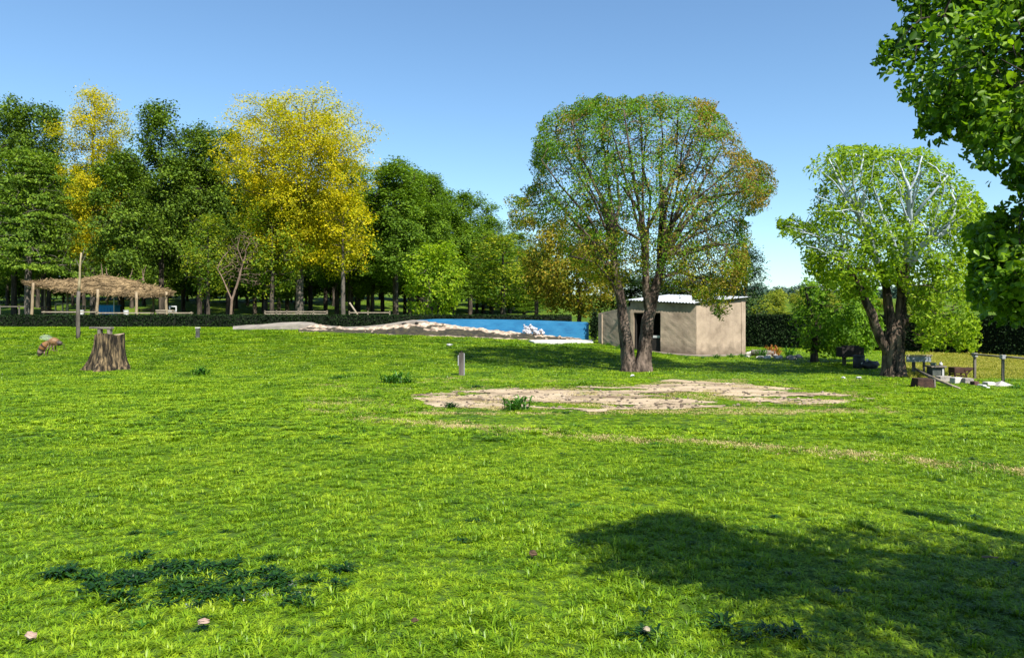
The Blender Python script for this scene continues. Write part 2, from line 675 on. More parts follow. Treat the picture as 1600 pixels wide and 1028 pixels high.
def make_dirt():
    c = 0.055
    X0, X1, Y0, Y1 = -4.0, 10.8, 13.6, 20.4
    nx, ny = int((X1 - X0) / c), int((Y1 - Y0) / c)
    idx, V, F = {}, [], []
    def vid(i, j):
        if (i, j) not in idx:
            x = X0 + i * c + 0.4 * c * noise.noise(Vector((i * 1.3, j * 1.7, 0))); y = Y0 + j * c + 0.4 * c * noise.noise(Vector((i * 1.3, j * 1.7, 9)))
            idx[(i, j)] = len(V)
            V.append((x, y, hgt(x, y) + 0.016 + 0.02 * noise.noise(Vector((x * 1.5, y * 1.5, 2)))))
        return idx[(i, j)]
    for j in range(ny):
        for i in range(nx):
            if dirt(X0 + (i + .5) * c, Y0 + (j + .5) * c):
                F.append((vid(i, j), vid(i + 1, j), vid(i + 1, j + 1), vid(i, j + 1)))
    me = np_mesh('dirt_patch', np.array(V), np.array(F), 4, True)
    m = surf('sandy_soil', (0.09, 0.06, 0.036), (0.45, 0.36, 0.25), 1.1, 0.95, 0.9, 25, c3=(0.35, 0.275, 0.185), dist=0.03, stretch=(0.6, 1.4, 1), spec=0.1)
    tag(link('dirt_patch', me, m), 'bare patch of pale sandy soil worn in the lawn', kind='structure')
make_dirt()

# ------------------------------------------------------------ grass (instanced tufts)
tpl = bpy.data.collections.new('grass_templates')
def blade_tile(name, n, rad, h, w, lean, mat, broad=0.0):
    a = rng.uniform(0, 2 * np.pi, n); q = np.sqrt(rng.random(n)) * rad
    nc = max(3, n // 22)
    cen = rng.normal(size=(nc, 2)) * rad * 0.5
    base = np.stack([q * np.cos(a), q * np.sin(a)], 1)
    pick = rng.random(n) < 0.6
    base[pick] = cen[rng.integers(0, nc, pick.sum())] + rng.normal(size=(pick.sum(), 2)) * rad * 0.09
    base = np.column_stack([base, np.full(n, -0.012)])
    th = rng.uniform(0, 2 * np.pi, n)
    d = np.stack([np.cos(th), np.sin(th), np.zeros(n)], 1)
    s = np.stack([-np.sin(th), np.cos(th), np.zeros(n)], 1)
    H = (h * rng.uniform(0.35, 1.25, n) * (1.1 - 0.5 * np.minimum(1, q / rad)))[:, None]
    W = (w * rng.uniform(0.6, 1.3, n))[:, None] / 2
    Ln = (lean * rng.uniform(0.2, 1.4, n))[:, None]
    if broad:
        bm = rng.random(n) < broad
        W[bm] *= 2.6; H[bm] *= 0.62; Ln[bm] *= 1.7
    up = np.array([0, 0, 1.0])
    m1 = base + up * H * .6 + d * H * Ln * .35
    tp = base + up * H * (1.0 - 0.22 * np.minimum(1.5, Ln)) + d * H * Ln
    V = np.stack([base - s * W, base + s * W, m1 + s * W * .8, m1 - s * W * .8, tp], 1).reshape(-1, 3)
    i = np.arange(n)[:, None] * 5
    F = np.concatenate([i + np.array([[0, 1, 2]]), i + np.array([[0, 2, 3]]), i + np.array([[3, 2, 4]])], 0)
    me = np_mesh(name, V, F, 3)
    o = bpy.data.objects.new(name, me)
    me.materials.append(mat)
    return o

GRASS = leafmat('grass_blades', [(0.036, 0.095, 0.004), (0.125, 0.240, 0.007), (0.205, 0.320, 0.010), (0.30, 0.40, 0.017)], trans=0.33, rough=0.42, spec=0.3, nscale=0.8, namp=0.30, attr='world', orand=.6)
GRASS_Y = leafmat('grass_yellow', [(0.19, 0.22, 0.025), (0.28, 0.28, 0.04), (0.36, 0.32, 0.07)], trans=0.35, rough=0.5, nscale=0.5, attr='world')
STRAW = leafmat('grass_straw', [(0.22, 0.21, 0.05), (0.40, 0.32, 0.14), (0.50, 0.41, 0.22)], trans=0.2, rough=0.6, nscale=0.8, attr='world')

def tuft(name, n, base, length, w, mat, flat=.6, broad=0):
    a = rng.uniform(0, 2 * np.pi, n)
    d = np.stack([np.cos(a), np.sin(a), np.zeros(n)], 1)
    s = np.stack([-np.sin(a), np.cos(a), np.zeros(n)], 1)
    p = d * (base * np.sqrt(rng.random(n)))[:, None] + np.array([0, 0, -.01])
    L_ = (length * rng.uniform(.4, 1.2, n))[:, None]
    el = (rng.uniform(.15, 1.25, n) * (1.25 - flat))[:, None] + .25
    W = (w * rng.uniform(.6, 1.4, n))[:, None] / 2
    if broad:
        m = rng.random(n) < broad
        W[m] *= 2.3; L_[m] *= .7
    up = np.array([0, 0, 1.0])
    tw = rng.normal(size=(n, 1)) * .25
    m1 = p + d * L_ * .5 * np.cos(el) + up * L_ * .62 * np.sin(el)
    tp = p + (d + s * tw) * L_ * 1.0 * np.cos(el * .7) + up * L_ * .72 * np.sin(el)
    V = np.stack([p - s * W * .6, p + s * W * .6, m1 + s * W, m1 - s * W, tp], 1).reshape(-1, 3)
    i = np.arange(n)[:, None] * 5
    F = np.concatenate([i + np.array([[0, 1, 2]]), i + np.array([[0, 2, 3]]), i + np.array([[3, 2, 4]])], 0)
    me = np_mesh(name, V, F, 3)
    me.materials.append(mat)
    return bpy.data.objects.new(name, me)

def scatter(name, tiles, pts, label, nm):
    """tiles: template objects; pts rows: x y z rotz scale zscale idx"""
    col = bpy.data.collections.new(nm)
    for i, t in enumerate(tiles):
        t.name = '%s_%02d' % (nm, i)
        col.objects.link(t)
    pts = np.array(pts)
    me = bpy.data.meshes.new(name)
    me.vertices.add(len(pts))
    me.vertices.foreach_set('co', pts[:, :3].astype(np.float32).ravel())
    a = me.attributes.new('rot', 'FLOAT_VECTOR', 'POINT')
    rt = np.zeros((len(pts), 3), np.float32); rt[:, 2] = pts[:, 3]
    a.data.foreach_set('vector', rt.ravel())
    a = me.attributes.new('scl', 'FLOAT_VECTOR', 'POINT')
    a.data.foreach_set('vector', np.stack([pts[:, 4], pts[:, 4], pts[:, 5]], 1).astype(np.float32).ravel())
    a = me.attributes.new('idx', 'INT', 'POINT')
    a.data.foreach_set('value', pts[:, 6].astype(np.int32))
    o = link(name, me, None)
    ng = bpy.data.node_groups.new(nm, 'GeometryNodeTree')
    ng.interface.new_socket('Geometry', in_out='INPUT', socket_type='NodeSocketGeometry')
    ng.interface.new_socket('Geometry', in_out='OUTPUT', socket_type='NodeSocketGeometry')
    gi, go = ng.nodes.new('NodeGroupInput'), ng.nodes.new('NodeGroupOutput')
    ip = ng.nodes.new('GeometryNodeInstanceOnPoints')
    ci = ng.nodes.new('GeometryNodeCollectionInfo')
    ci.inputs['Collection'].default_value = col
    ci.inputs['Separate Children'].default_value = True
    ci.inputs['Reset Children'].default_value = True
    def attr(n, t):
        q = ng.nodes.new('GeometryNodeInputNamedAttribute')
        q.data_type = t
        q.inputs['Name'].default_value = n
        return q.outputs['Attribute']
    ng.links.new(gi.outputs[0], ip.inputs['Points'])
    ng.links.new(ci.outputs[0], ip.inputs['Instance'])
    ip.inputs['Pick Instance'].default_value = True
    ng.links.new(attr('idx', 'INT'), ip.inputs['Instance Index'])
    ng.links.new(attr('rot', 'FLOAT_VECTOR'), ip.inputs['Rotation'])
    ng.links.new(attr('scl', 'FLOAT_VECTOR'), ip.inputs['Scale'])
    ng.links.new(ip.outputs[0], go.inputs[0])
    o.modifiers.new('tufts', 'NODES').node_group = ng
    return tag(o, label, kind='stuff')

HUT = [(7.72, 31), (5.22, 32.6), (3.99, 34.2), (6, 38), (10.26, 32.5)]
def blocked(x, y):
    if dirt(x, y):
        return True
    if in_poly(HUT, x, y):
        return True
    if 33 < y < 40:
        px = 800 + FPX * x / y
        if 470 < px < 925 and y > 34.6:
            return True
    return False
def zone(y0, y1, sp, ntile, size, wide=0.74, pad=2.2):
    out = []
    y = y0
    while y < y1:
        xm = wide * y + pad
        x = -xm
        while x < xm:
            X, Y = x + random.uniform(-.5, .5) * sp, y + random.uniform(-.5, .5) * sp
            if not blocked(X, Y) or (dirt(X, Y) and random.random() < .10 + .25 * noise.noise(Vector((X * 1.2, Y * 2.2, 31)))):
                yel = X > 11.2 and Y > 20.6 and X > 0.53 * Y
                v = noise.fractal(Vector((X * 0.9, Y * 0.9, 0)), 1.0, 2.0, 4)
                s = size * random.uniform(0.85, 1.15)
                v2 = noise.noise(Vector((X * 3.1, Y * 3.1, 5)))
                v3 = noise.noise(Vector((X * 0.5, Y * 1.3, 15)))
                zs = min(1.3, max(0.5, 0.84 + 0.35 * v + .4 * v2 + .2 * v3)) * random.uniform(0.75, 1.2)
                if 11.8 < Y < 20.6 and in_poly(DIRT, 800 + FPX * X / Y, min(634, max(600, HOR + FPX * CAM_H / Y - (22 if Y < 14.5 else 0)))):
                    zs *= .45; s *= .85
                s *= 1 + .3 * v2 * random.uniform(0.8, 1.25)
                out.append((X, Y, hgt(X, Y), random.uniform(0, 6.28), s, s * zs, random.randrange(ntile), yel))
            x += sp
        y += sp * 0.9
    return out
near_t = [tuft('t', 46, .028, .062, .0060, GRASS, .55, .15) for _ in range(6)] + [tuft('t', 30, .03, .05, .0085, GRASS, .85, .5) for _ in range(3)] + [tuft('t', 60, .022, .075, .0045, GRASS, .35, 0) for _ in range(2)]
pts = zone(2.6, 10.5, 0.056, len(near_t), 1.0)
pts = [p for p in pts if noise.noise(Vector((p[0] * 8, p[1] * 8, 3))) > -.27 or random.random() < .35]
scatter('grass', near_t, [p[:7] for p in pts], 'short bright green lawn grass in small tufts close by', 'lawn_tuft')
mid_t = [tuft('t', 70, .06, .09, .012, GRASS, .6, .2) for _ in range(6)] + [tuft('t', 50, .06, .075, .017, GRASS, .85, .5) for _ in range(2)]
far_t = mid_t + [blade_tile('t', 260, 0.25, 0.055, 0.015, 1.5, GRASS, 0.3) for _ in range(4)]
pts = [p for p in zone(10.5, 20, 0.118, 8, 1.0) if noise.noise(Vector((p[0] * 3.2, p[1] * 3.2, 3))) > -.3 or random.random() < .4]
pts += [(a, b, c, d, e * 1.2, f * 1.05, 8 + g % 4, h_) for (a, b, c, d, e, f, g, h_) in zone(14, 31, 0.36, 6, 1.1)]
pts += [(a, b, c, d, e * 1.7, f * 1.2, 8 + g % 4, h_) for (a, b, c, d, e, f, g, h_) in zone(31, 47, 0.55, 6, 1.2)]
scatter('grass', far_t, [p[:7] for p in pts if not p[7]], 'bright green lawn grass spreading to the hedge', 'meadow_tuft')
yel_t = [blade_tile('t', 300, 0.3, 0.075, 0.012, 0.7, GRASS_Y, 0.0) for _ in range(3)]
scatter('grass', yel_t, [p[:6] + (p[6] % 3,) for p in pts if p[7]], 'dry yellow green grass field behind the rail fence', 'yellow_tuft')
# straw-coloured worn line across the lawn and dry margins of the sandy patch
straw_t = [blade_tile('t', 110, 0.16, 0.034, 0.008, 1.1, STRAW, 0.1) for _ in range(4)]
sp_ = []
line = [(560, 655), (660, 661), (790, 672), (940, 686), (1100, 693), (1260, 704), (1430, 722), (1600, 738), (1720, 752)]
for k in range(len(line) - 1):
    a, b = G(*line[k]), G(*line[k + 1])
    for j in range(int((b - a).length / 0.038)):
        p = a.lerp(b, random.random()) + Vector((random.gauss(0, .1), random.gauss(0, .13), 0))
        if noise.noise(Vector((p.x * .8, p.y * .8, 7))) > -0.5:
            sp_.append((p.x, p.y, hgt(p.x, p.y) + .012, random.uniform(0, 6.3), random.uniform(1.0, 1.5), random.uniform(1.3, 2.0), random.randrange(4)))
for k in range(2600):
    p = G(random.uniform(480, 1420), random.uniform(590, 648))
    v = noise.fractal(Vector((p.x * 0.4, p.y * 1.0, 21)), 1.0, 2.0, 4)
    if v > 0.02:
        sp_.append((p.x, p.y, hgt(p.x, p.y) + .012, random.uniform(0, 6.3), random.uniform(.7, 1.3), random.uniform(.8, 1.4), random.randrange(4)))
scatter('dry_grass', straw_t, sp_, 'faint straw coloured worn line and dry margins in the lawn', 'straw_tuft')

def pebbles():
    mb = MB()
    random.seed(91)
    n = 0
    while n < 420:
        p = G(random.uniform(640, 1380), random.uniform(594, 640))
        if not dirt(p.x, p.y): continue
        s = random.uniform(.012, .045)
        mb.blob((p.x, p.y, p.z + .02 + s * .2), (s, s * .8, s * .6), n, .6, 5, 3)
        n += 1
    tag(mb.build('gravel', surf('pebble', (.05, .035, .025), (.30, .24, .18), .5, .9, 0, island=.5)), 'pebbles and crumbs of soil on the bare sandy patch', kind='stuff')
pebbles()

# ------------------------------------------------------------ hero trees
def hero(name, label, base, limbs, attr, step, infl, kill, tip, leafmesh, leafm, bark, group=None, pale=None, flare=0.5, trop=(0, 0, .1), per=8, spread=.15, llen=.08, lwid=.04,
         tintf=None, fine=False, up=.4, outw=1.0, e=2.35, thin=None, cap=6000, own=True, droop=0.0, cl=None):
    nodes, par, lab, given = skeleton(limbs, step)
    nodes, par, lab, A = colonize(attr, nodes, par, lab, step, infl, kill, trop=trop, cap=cap)
    r, kids = radii(nodes, par, tip, e, given)
    root = empty(name, base, label, 'tree', group)
    b = np.array(base)
    N0 = nodes - b
    roots = [i for i, l in enumerate(limbs) if l[0] is None]
    for li in range(len(limbs)):
        sel = lab == li
        if not own and li not in roots:
            continue
        if not own:
            sel = np.ones(len(nodes), bool)
        part = 'trunk' if li in roots else 'branch'
        if pale and li in pale:
            o = link('branch', tube_mesh('branch', N0, par, r, sel), BARK_SKY, root)
            o['label'] = 'upper branch painted sky pale'
        elif pale:
            # nodes of this limb high up are painted in the pale sky tone
            hi = sel & (nodes[:, 2] > pale['z'])
            lo = sel & ~hi
            o = link(part, tube_mesh(part, N0, par, r, lo, flare=flare), bark, root)
            comp = np.full(len(nodes), -1)
            for i in np.where(hi)[0]:
                comp[i] = comp[par[i]] if (par[i] >= 0 and hi[par[i]]) else i
            for c_ in np.unique(comp[hi]):
                cs = comp == c_
                if cs.sum() < 3: continue
                q = link('branch', tube_mesh('branch', N0, par, r, cs), BARK_SKY, root)
                q['label'] = 'upper branch painted sky pale'
        else:
            link(part, tube_mesh(part, N0, par, r, sel, flare=flare if li in roots else 0), bark, root)
        if not own:
            break
    C = spots(N0, kids, par, A - b, per, spread, cl=cl)
    if thin is not None:
        C = C[thin(C + b)]
    tint = tintf(C + b) if tintf else None
    cen = C.mean(0)
    o = link('crown', leaves('crown', C, llen, lwid, up=up, out=unit(C - cen) * outw, tint=tint, fine=fine, droop=droop), leafm, root)
    tag(o, kind='stuff')
    return root

def px_of(W):
    return 800 + FPX * W[:, 0] / W[:, 1], HOR - FPX * (W[:, 2] - CAM_H) / W[:, 1]

# --- the big two-stemmed tree in the middle
D = 21.2
b1 = G(994, 580)
D = b1.y
def Lp(*a):
    return [P(x, y, D + o) for x, y, o in a]
limbs = [
    (None, Lp((984, 584, 0), (980, 545, .02), (974, 500, .05), (971, 471, .1), (961, 426, .1), (959, 364, 0), (946, 319, -.2), (925, 280, -.5)), [.235, .20, .17, .15, .115, .08, .055, .035]),
    (None, Lp((1004, 584, 0), (1008, 545, 0), (1013, 498, 0), (1026, 444, .1), (1035, 408, .1), (1066, 355, .4), (1102, 310, .7), (1160, 300, 1.0)), [.25, .21, .185, .14, .11, .08, .055, .03]),
    (1, Lp((1014, 490, 0), (1009, 453, -.1), (1008, 390, -.3), (1004, 337, -.6), (972, 290, -1.0)), [.13, .115, .08, .055, .03]),
    (1, Lp((1030, 420, .1), (1031, 385, .1), (1035, 319, .2), (1030, 256, .3)), [.10, .09, .07, .04]),
    (0, Lp((966, 450, .1), (935, 400, .3), (905, 355, .6), (874, 319, 1.0)), [.08, .07, .055, .035]),
    (1, Lp((1040, 400, .1), (1080, 390, -.6), (1120, 380, -1.2)), [.06, .05, .03]),
    (2, Lp((1006, 370, -.4), (1040, 300, -1.2), (1075, 240, -1.6)), [.06, .05, .03]),
    (0, Lp((972, 480, .1), (955, 440, -.6), (930, 410, -1.2), (890, 400, -1.7)), [.05, .045, .035, .025]),
    (1, Lp((1030, 435, .1), (1065, 425, .7), (1110, 440, 1.3), (1130, 462, 1.5)), [.05, .045, .03, .02]),
    (0, Lp((959, 364, 0), (968, 320, .5), (962, 260, .9)), [.06, .05, .03]),
]
random.seed(44)
def fan(limbs, parent, start, targets, r0, r1, dd, base_off=0.0, up=.45):
    for tx, ty in targets:
        off = random.uniform(*dd)
        sx, sy = start[0] + random.uniform(-4, 4), start[1] + random.uniform(-22, 22)
        mx_, my_ = sx + (tx - sx) * .38 + random.uniform(-6, 6), sy + (ty - sy) * (.38 + .12 * up) + random.uniform(-6, 6)
        qx, qy = sx + (tx - sx) * .72 + random.uniform(-7, 7), sy + (ty - sy) * .74 + random.uniform(-7, 7)
        limbs.append((parent, Lp((sx, sy, base_off), (mx_, my_, base_off + (off - base_off) * .5), (qx, qy, base_off + (off - base_off) * .85), (tx, ty, off)), [r0, r0 * .72, r0 * .45, r1]))
fan(limbs, 0, (961, 410), [(858, 300), (846, 250), (868, 210), (893, 190), (905, 240), (935, 190), (885, 345), (950, 235)], .05, .013, (-2.0, 2.0))
fan(limbs, 2, (1008, 400), [(955, 200), (975, 172), (1000, 165), (925, 330), (1010, 210), (985, 240)], .05, .013, (-2.2, 1.8))
fan(limbs, 1, (1036, 395), [(1030, 165), (1060, 165), (1085, 180), (1060, 230), (1108, 195), (1130, 225), (1100, 260), (1150, 255), (1185, 275), (1140, 345), (1155, 380), (1120, 330)], .052, .013, (-2.0, 2.0))
CP = [(836, 262), (834, 215), (852, 184), (900, 160), (925, 150), (965, 157), (1020, 151), (1060, 150), (1112, 163), (1148, 200), (1166, 245), (1203, 262), (1212, 290), (1195, 328), (1166, 340),
      (1173, 400), (1166, 445), (1142, 470), (1126, 500), (1100, 472), (1055, 458), (1015, 445), (962, 452), (905, 430), (880, 390), (862, 352), (812, 364), (788, 345), (796, 312), (836, 292)]
attr = poly_sample(CP, 3400, D, 3.1, shell=0.8)
def ctint(W):
    px, py = px_of(W)
    r_ = np.array([noise.noise(Vector((w[0] * 1.5, w[1] * 1.5, w[2] * 1.5))) for w in W]) * .75 + .5 + rng.normal(size=len(W)) * .22
    right = np.clip((px - 960) / 200, 0, 1) * np.clip((460 - py) / 200, .2, 1)
    low = np.clip((py - 300) / 130, 0, 1)
    leftlobe = np.clip((860 - px) / 40, 0, 1)
    orange = (r_ < 0.10 + 0.50 * right)[:, None] * np.array([2.3, .95, 2.6]) 
    yell = (r_ < 0.12 + 0.55 * low + 0.4 * leftlobe)[:, None] * np.array([2.1, 1.2, 1.2])
    t = np.ones((len(W), 3)) * np.array([1.0, 1.1, 1.0])
    t = np.where(yell.sum(1, keepdims=True) > 0, yell, t)
    t = np.where(orange.sum(1, keepdims=True) > 0, orange, t)
    return t
LEAF_C = leafmat('leaf_centre', [(0.06, 0.125, 0.010), (0.105, 0.19, 0.012), (0.15, 0.24, 0.016)], trans=.35, nscale=.7, attr='tint')
CPW = [(994 + (x - 994) * 1.03, 320 + (y - 320) * 1.03) for x, y in CP]
def front_c(W):
    px, py = px_of(W)
    q = ((px - 1000) / 165) ** 2 + ((py - 330) / 150) ** 2
    return np.where((q < 1) & (W[:, 1] < b1.y + .2), .42, 1.0)
thin_c = lambda W: (rng.random(len(W)) < np.where((px_of(W)[0] > 985) & (px_of(W)[1] < 460) & (px_of(W)[1] > 170), 0.8, 0.98)) & (rng.random(len(W)) < front_c(W)) & outline_keep([CPW], W, 16)
hero('spreading_tree', 'large spreading tree with two trunks and green to rusty leaves before the mud hut', b1, limbs, attr, .22, 1.6, .27, .009, None, LEAF_C, BARK_MID, per=52, spread=.125, cl=(1.1, -.14, 3.0),
     llen=.064, lwid=.038, tintf=ctint, flare=.45, thin=thin_c)

# --- the right tree with pale upper branches
b2 = G(1396, 588)
D = b2.y
limbs = [
    (None, Lp((1396, 594, 0), (1396, 560, 0), (1398, 530, 0), (1402, 505, 0)), [.33, .30, .28, .24]),
    (0, Lp((1392, 560, 0), (1376, 530, -.1), (1363, 494, -.2), (1339, 441, -.4), (1318, 404, -.6), (1290, 385, -.9)), [.13, .125, .12, .095, .06, .03]),
    (0, Lp((1396, 520, 0), (1391, 490, .1), (1384, 445, .2), (1363, 392, -.2), (1355, 355, -.7), (1318, 300, -1.4), (1296, 249, -1.3)), [.15, .135, .115, .10, .075, .05, .014]),
    (0, Lp((1404, 515, 0), (1408, 490, 0), (1410, 453, 0), (1418, 396, -.5), (1422, 355, -1.0), (1421, 298, -1.6), (1404, 253, -1.5)), [.16, .145, .125, .11, .085, .055, .014]),
    (3, Lp((1412, 440, 0), (1422, 415, -.3), (1445, 380, -.6), (1478, 363, -.9), (1494, 322, -1.1)), [.10, .095, .08, .06, .03]),
    (0, Lp((1404, 520, 0), (1420, 500, .4), (1440, 492, .8), (1468, 490, 1.2)), [.10, .08, .06, .035]),
    (3, Lp((1408, 470, 0), (1404, 412, -.6), (1392, 370, -1.2), (1380, 339, -1.6), (1363, 285, -1.8)), [.09, .085, .07, .05, .014]),
    (3, Lp((1422, 350, -1.0), (1440, 322, -1.4), (1461, 298, -1.6), (1480, 275, -1.6)), [.05, .042, .03, .012]),
    (2, Lp((1372, 405, .3), (1345, 372, .9), (1300, 355, 1.3), (1260, 350, 1.5)), [.05, .04, .03, .014]),
    (4, Lp((1470, 366, -.8), (1500, 350, -1.3), (1520, 335, -1.5)), [.035, .03, .014]),
    (2, Lp((1322, 305, -1.4), (1345, 270, -1.6), (1350, 240, -1.4)), [.035, .025, .012]),
    (3, Lp((1421, 298, -1.6), (1435, 270, -1.7), (1440, 245, -1.5)), [.035, .025, .012]),
]
fan(limbs, 2, (1345, 345), [(1278, 262), (1300, 246), (1326, 240), (1348, 262), (1272, 305), (1290, 330), (1345, 300), (1366, 250)], .032, .011, (-2.3, -1.7), -1.0)
fan(limbs, 3, (1421, 335), [(1385, 250), (1400, 275), (1436, 250), (1455, 262), (1400, 300)], .032, .011, (-2.3, -1.7), -1.2)
fan(limbs, 4, (1450, 378), [(1480, 270), (1505, 295), (1520, 325), (1470, 310), (1515, 355)], .032, .011, (-2.2, -1.6), -.7)
fan(limbs, 1, (1318, 404), [(1262, 385), (1240, 360), (1290, 360), (1305, 340)], .028, .011, (-2.0, -1.4), -.6)
RP = [(1262, 272), (1275, 240), (1320, 226), (1365, 232), (1440, 230), (1490, 258), (1525, 298), (1545, 330), (1530, 372), (1508, 402), (1522, 440), (1532, 535), (1512, 548), (1480, 540), (1440, 552), (1422, 520),
      (1418, 470), (1400, 440), (1370, 450), (1340, 478), (1310, 470), (1285, 440), (1262, 425), (1250, 392), (1214, 362), (1222, 342), (1262, 338), (1274, 305)]
attr = poly_sample(RP, 1250, D, 2.4, shell=0.6)
RPW = [(1390 + (x - 1390) * 1.03, 390 + (y - 390) * 1.02) for x, y in RP]
def thin_r(W):
    px, py = px_of(W)
    front = (W[:, 1] < b2.y - .5) & (py > 245) & (py < 420) & (px > 1275) & (px < 1500)
    return (rng.random(len(W)) < np.where(front, .50, 1.0)) & outline_keep([RPW], W, 18)
LEAF_R = leafmat('leaf_right', [(0.11, 0.20, 0.010), (0.19, 0.30, 0.014), (0.30, 0.40, 0.02)], trans=.42, nscale=.8)
hero('ash_tree', 'light green tree with thick furrowed trunk and upper branches painted sky pale', b2, limbs, attr, .22, 1.5, .30, .011, None, LEAF_R, BARK_RIGHT, per=32, spread=.13, cl=(1.3, -.10, 9.0), llen=.12, lwid=.052, thin=thin_r,
     pale={'z': CAM_H + (HOR - 408) / FPX * D}, flare=.25, up=.5)

# --- small tree between hut and ash tree
b3 = G(1273, 566)
D = b3.y
limbs = [(None, Lp((1273, 570, 0), (1272, 540, 0), (1274, 510, 0), (1285, 470, 0)), [.14, .12, .11, .07]),
         (0, Lp((1274, 520, 0), (1300, 490, .3), (1330, 470, .5)), [.07, .05, .03]),
         (0, Lp((1273, 500, 0), (1262, 470, -.4), (1258, 450, -.6)), [.06, .05, .03])]
SP = [(1250, 470), (1262, 440), (1290, 425), (1330, 425), (1360, 440), (1372, 480), (1375, 520), (1362, 545), (1335, 548), (1310, 556), (1290, 548), (1262, 546), (1248, 520), (1243, 495)]
attr = poly_sample(SP, 700, D, 1.7, shell=0.4)
LEAF_S = leafmat('leaf_small', [(0.06, 0.14, 0.010), (0.11, 0.22, 0.012), (0.17, 0.30, 0.018)], trans=.4, nscale=1.2)
hero('young_tree', 'low dense green tree between the mud hut and the pale branched tree', b3, limbs, attr, .2, 1.5, .28, .007, None, LEAF_S, BARK_DARK, per=15, spread=.16, cl=(1.2, -.1, 2), llen=.15, lwid=.07, flare=.3, up=.5)

# --- olive and gold tree behind the big one, left
b4 = GD(905, 42)
D = b4.y
limbs = [(None, [b4 + Vector((0, 0, -.1)), P(905, 500, D), P(908, 465, D), P(900, 430, D)], [.15, .12, .10, .07]),
         (0, Lp((906, 475, 0), (875, 440, .3), (860, 410, .5)), [.07, .05, .03]),
         (0, Lp((907, 465, 0), (930, 430, -.4), (940, 400, -.6)), [.07, .05, .03])]
OP = [(822, 400), (835, 365), (870, 345), (920, 350), (955, 375), (962, 420), (958, 470), (935, 492), (915, 490), (890, 482), (860, 487), (838, 470), (822, 440)]
attr = poly_sample(OP, 1000, D, 2.6, shell=0.4)
LEAF_O = leafmat('leaf_olive', [(0.09, 0.125, 0.012), (0.19, 0.19, 0.013), (0.29, 0.21, 0.02)], trans=.4, nscale=1.0)
hero('olive_tree', 'olive and gold leaved tree left of the two trunked tree, behind the hedge', b4, limbs, attr, .22, 1.5, .3, .007, None, LEAF_O, BARK_DARK, per=17, spread=.24, cl=(.8, -.12, 4), llen=.16, lwid=.09, flare=.3)

# --- overhanging tree at the right edge: trunk stands outside the frame
base = Vector((6.4, 2.0, hgt(6.4, 2.0)))
def N_(x, y, z): return Vector((x * .85, y * .85, 1.8 + (z - 1.8) * .85))
limbs = [(None, [base + V_((0, 0, -.1)), base + V_((.05, 0, 1.2)), base + V_((0, .1, 2.6)), base + V_((-.2, .3, 4.2)), base + V_((-.3, .4, 6))], [.34, .28, .25, .18, .08]),
         (0, [base + V_((0, .1, 2.4)), N_(4.8, 2.9, 3.0), N_(3.6, 3.8, 3.1), N_(2.8, 4.1, 3.05)], [.14, .10, .06, .03]),
         (0, [base + V_((0, .1, 2.0)), N_(4.8, 3.4, 2.4), N_(3.4, 4.3, 2.15)], [.10, .06, .03]),
         (0, [base + V_((0, .1, 3.2)), N_(4.8, 2.4, 4.1), N_(4.0, 2.8, 4.3)], [.12, .07, .03]),
         (1, [N_(4.2, 3.4, 3.0), N_(3.5, 4.1, 2.8), N_(3.1, 4.3, 2.65)], [.06, .04, .02]),
         (0, [base + V_((0, .1, 3.4)), N_(5.0, 3.4, 4.0), N_(4.0, 4.1, 4.0)], [.12, .07, .03])]
UP = [(1800, -240), (1700, -150), (1560, -60), (1404, -10), (1430, 22), (1420, 46), (1392, 66), (1380, 100), (1402, 114), (1412, 140), (1440, 168), (1450, 205), (1474, 222), (1500, 206), (1520, 242), (1538, 268), (1570, 284), (1590, 298),
      (1600, 300), (1700, 300), (1800, 200), (1800, -260)]
LP2 = [(1640, 306), (1600, 308), (1584, 316), (1562, 336), (1524, 360), (1512, 378), (1520, 410), (1512, 440), (1528, 480), (1560, 496), (1600, 500), (1760, 480), (1760, 330)]
a1 = poly_sample(UP, 1600, 3.5, .72)
a2 = poly_sample(LP2, 560, 3.65, .48)
a1 = a1[a1[:, 2] < 6.8]
q = rng.normal(size=(9000, 3)); q = unit(q) * (rng.random((9000, 1)) ** .4)
a3 = q * np.array([2.0, 1.8, 1.2]) + np.array([4.5, 1.2, 3.3])
pxx, pyy = px_of(a3)
a3 = a3[((pxx > 1640) | (a3[:, 1] < 1.2)) & (a3[:, 2] > 2.0)][:2300]
q = rng.normal(size=(2500, 3)); q = unit(q) * (rng.random((2500, 1)) ** .4)
a4 = q * np.array([1.4, 1.3, .8]) + np.array([4.2, 2.9, 2.8])
a4 = a4[px_of(a4)[0] > 1650][:1100]
attr = np.concatenate([a1, a2, a3, a4])
UPW = [(1700 + (x - 1700) * 1.05, y if y > 200 else y) for x, y in UP]
LPW = [(1700 + (x - 1700) * 1.05, y + (8 if y > 400 else -6)) for x, y in LP2]
def thin_o(W):
    px, py = px_of(W)
    return (px > 1605) | (W[:, 1] < .5) | (py < -8) | outline_keep([UPW, LPW], W, 26)
LEAF_N = leafmat('leaf_near', [(0.04, 0.10, 0.007), (0.10, 0.20, 0.010), (0.20, 0.33, 0.014)], trans=.42, rough=.4, spec=.3, nscale=1.5)
hero('overhanging_tree', 'dark green leafy tree overhanging the right edge close to the viewer', base, limbs, attr, .09, 1.1, .14, .0035, None, LEAF_N, BARK_DARK, per=34, spread=.062, llen=.036, lwid=.022, thin=thin_o,
     fine=True, flare=.4, up=.25, outw=.25, cl=(3.0, .05, 6.0), cap=12000)

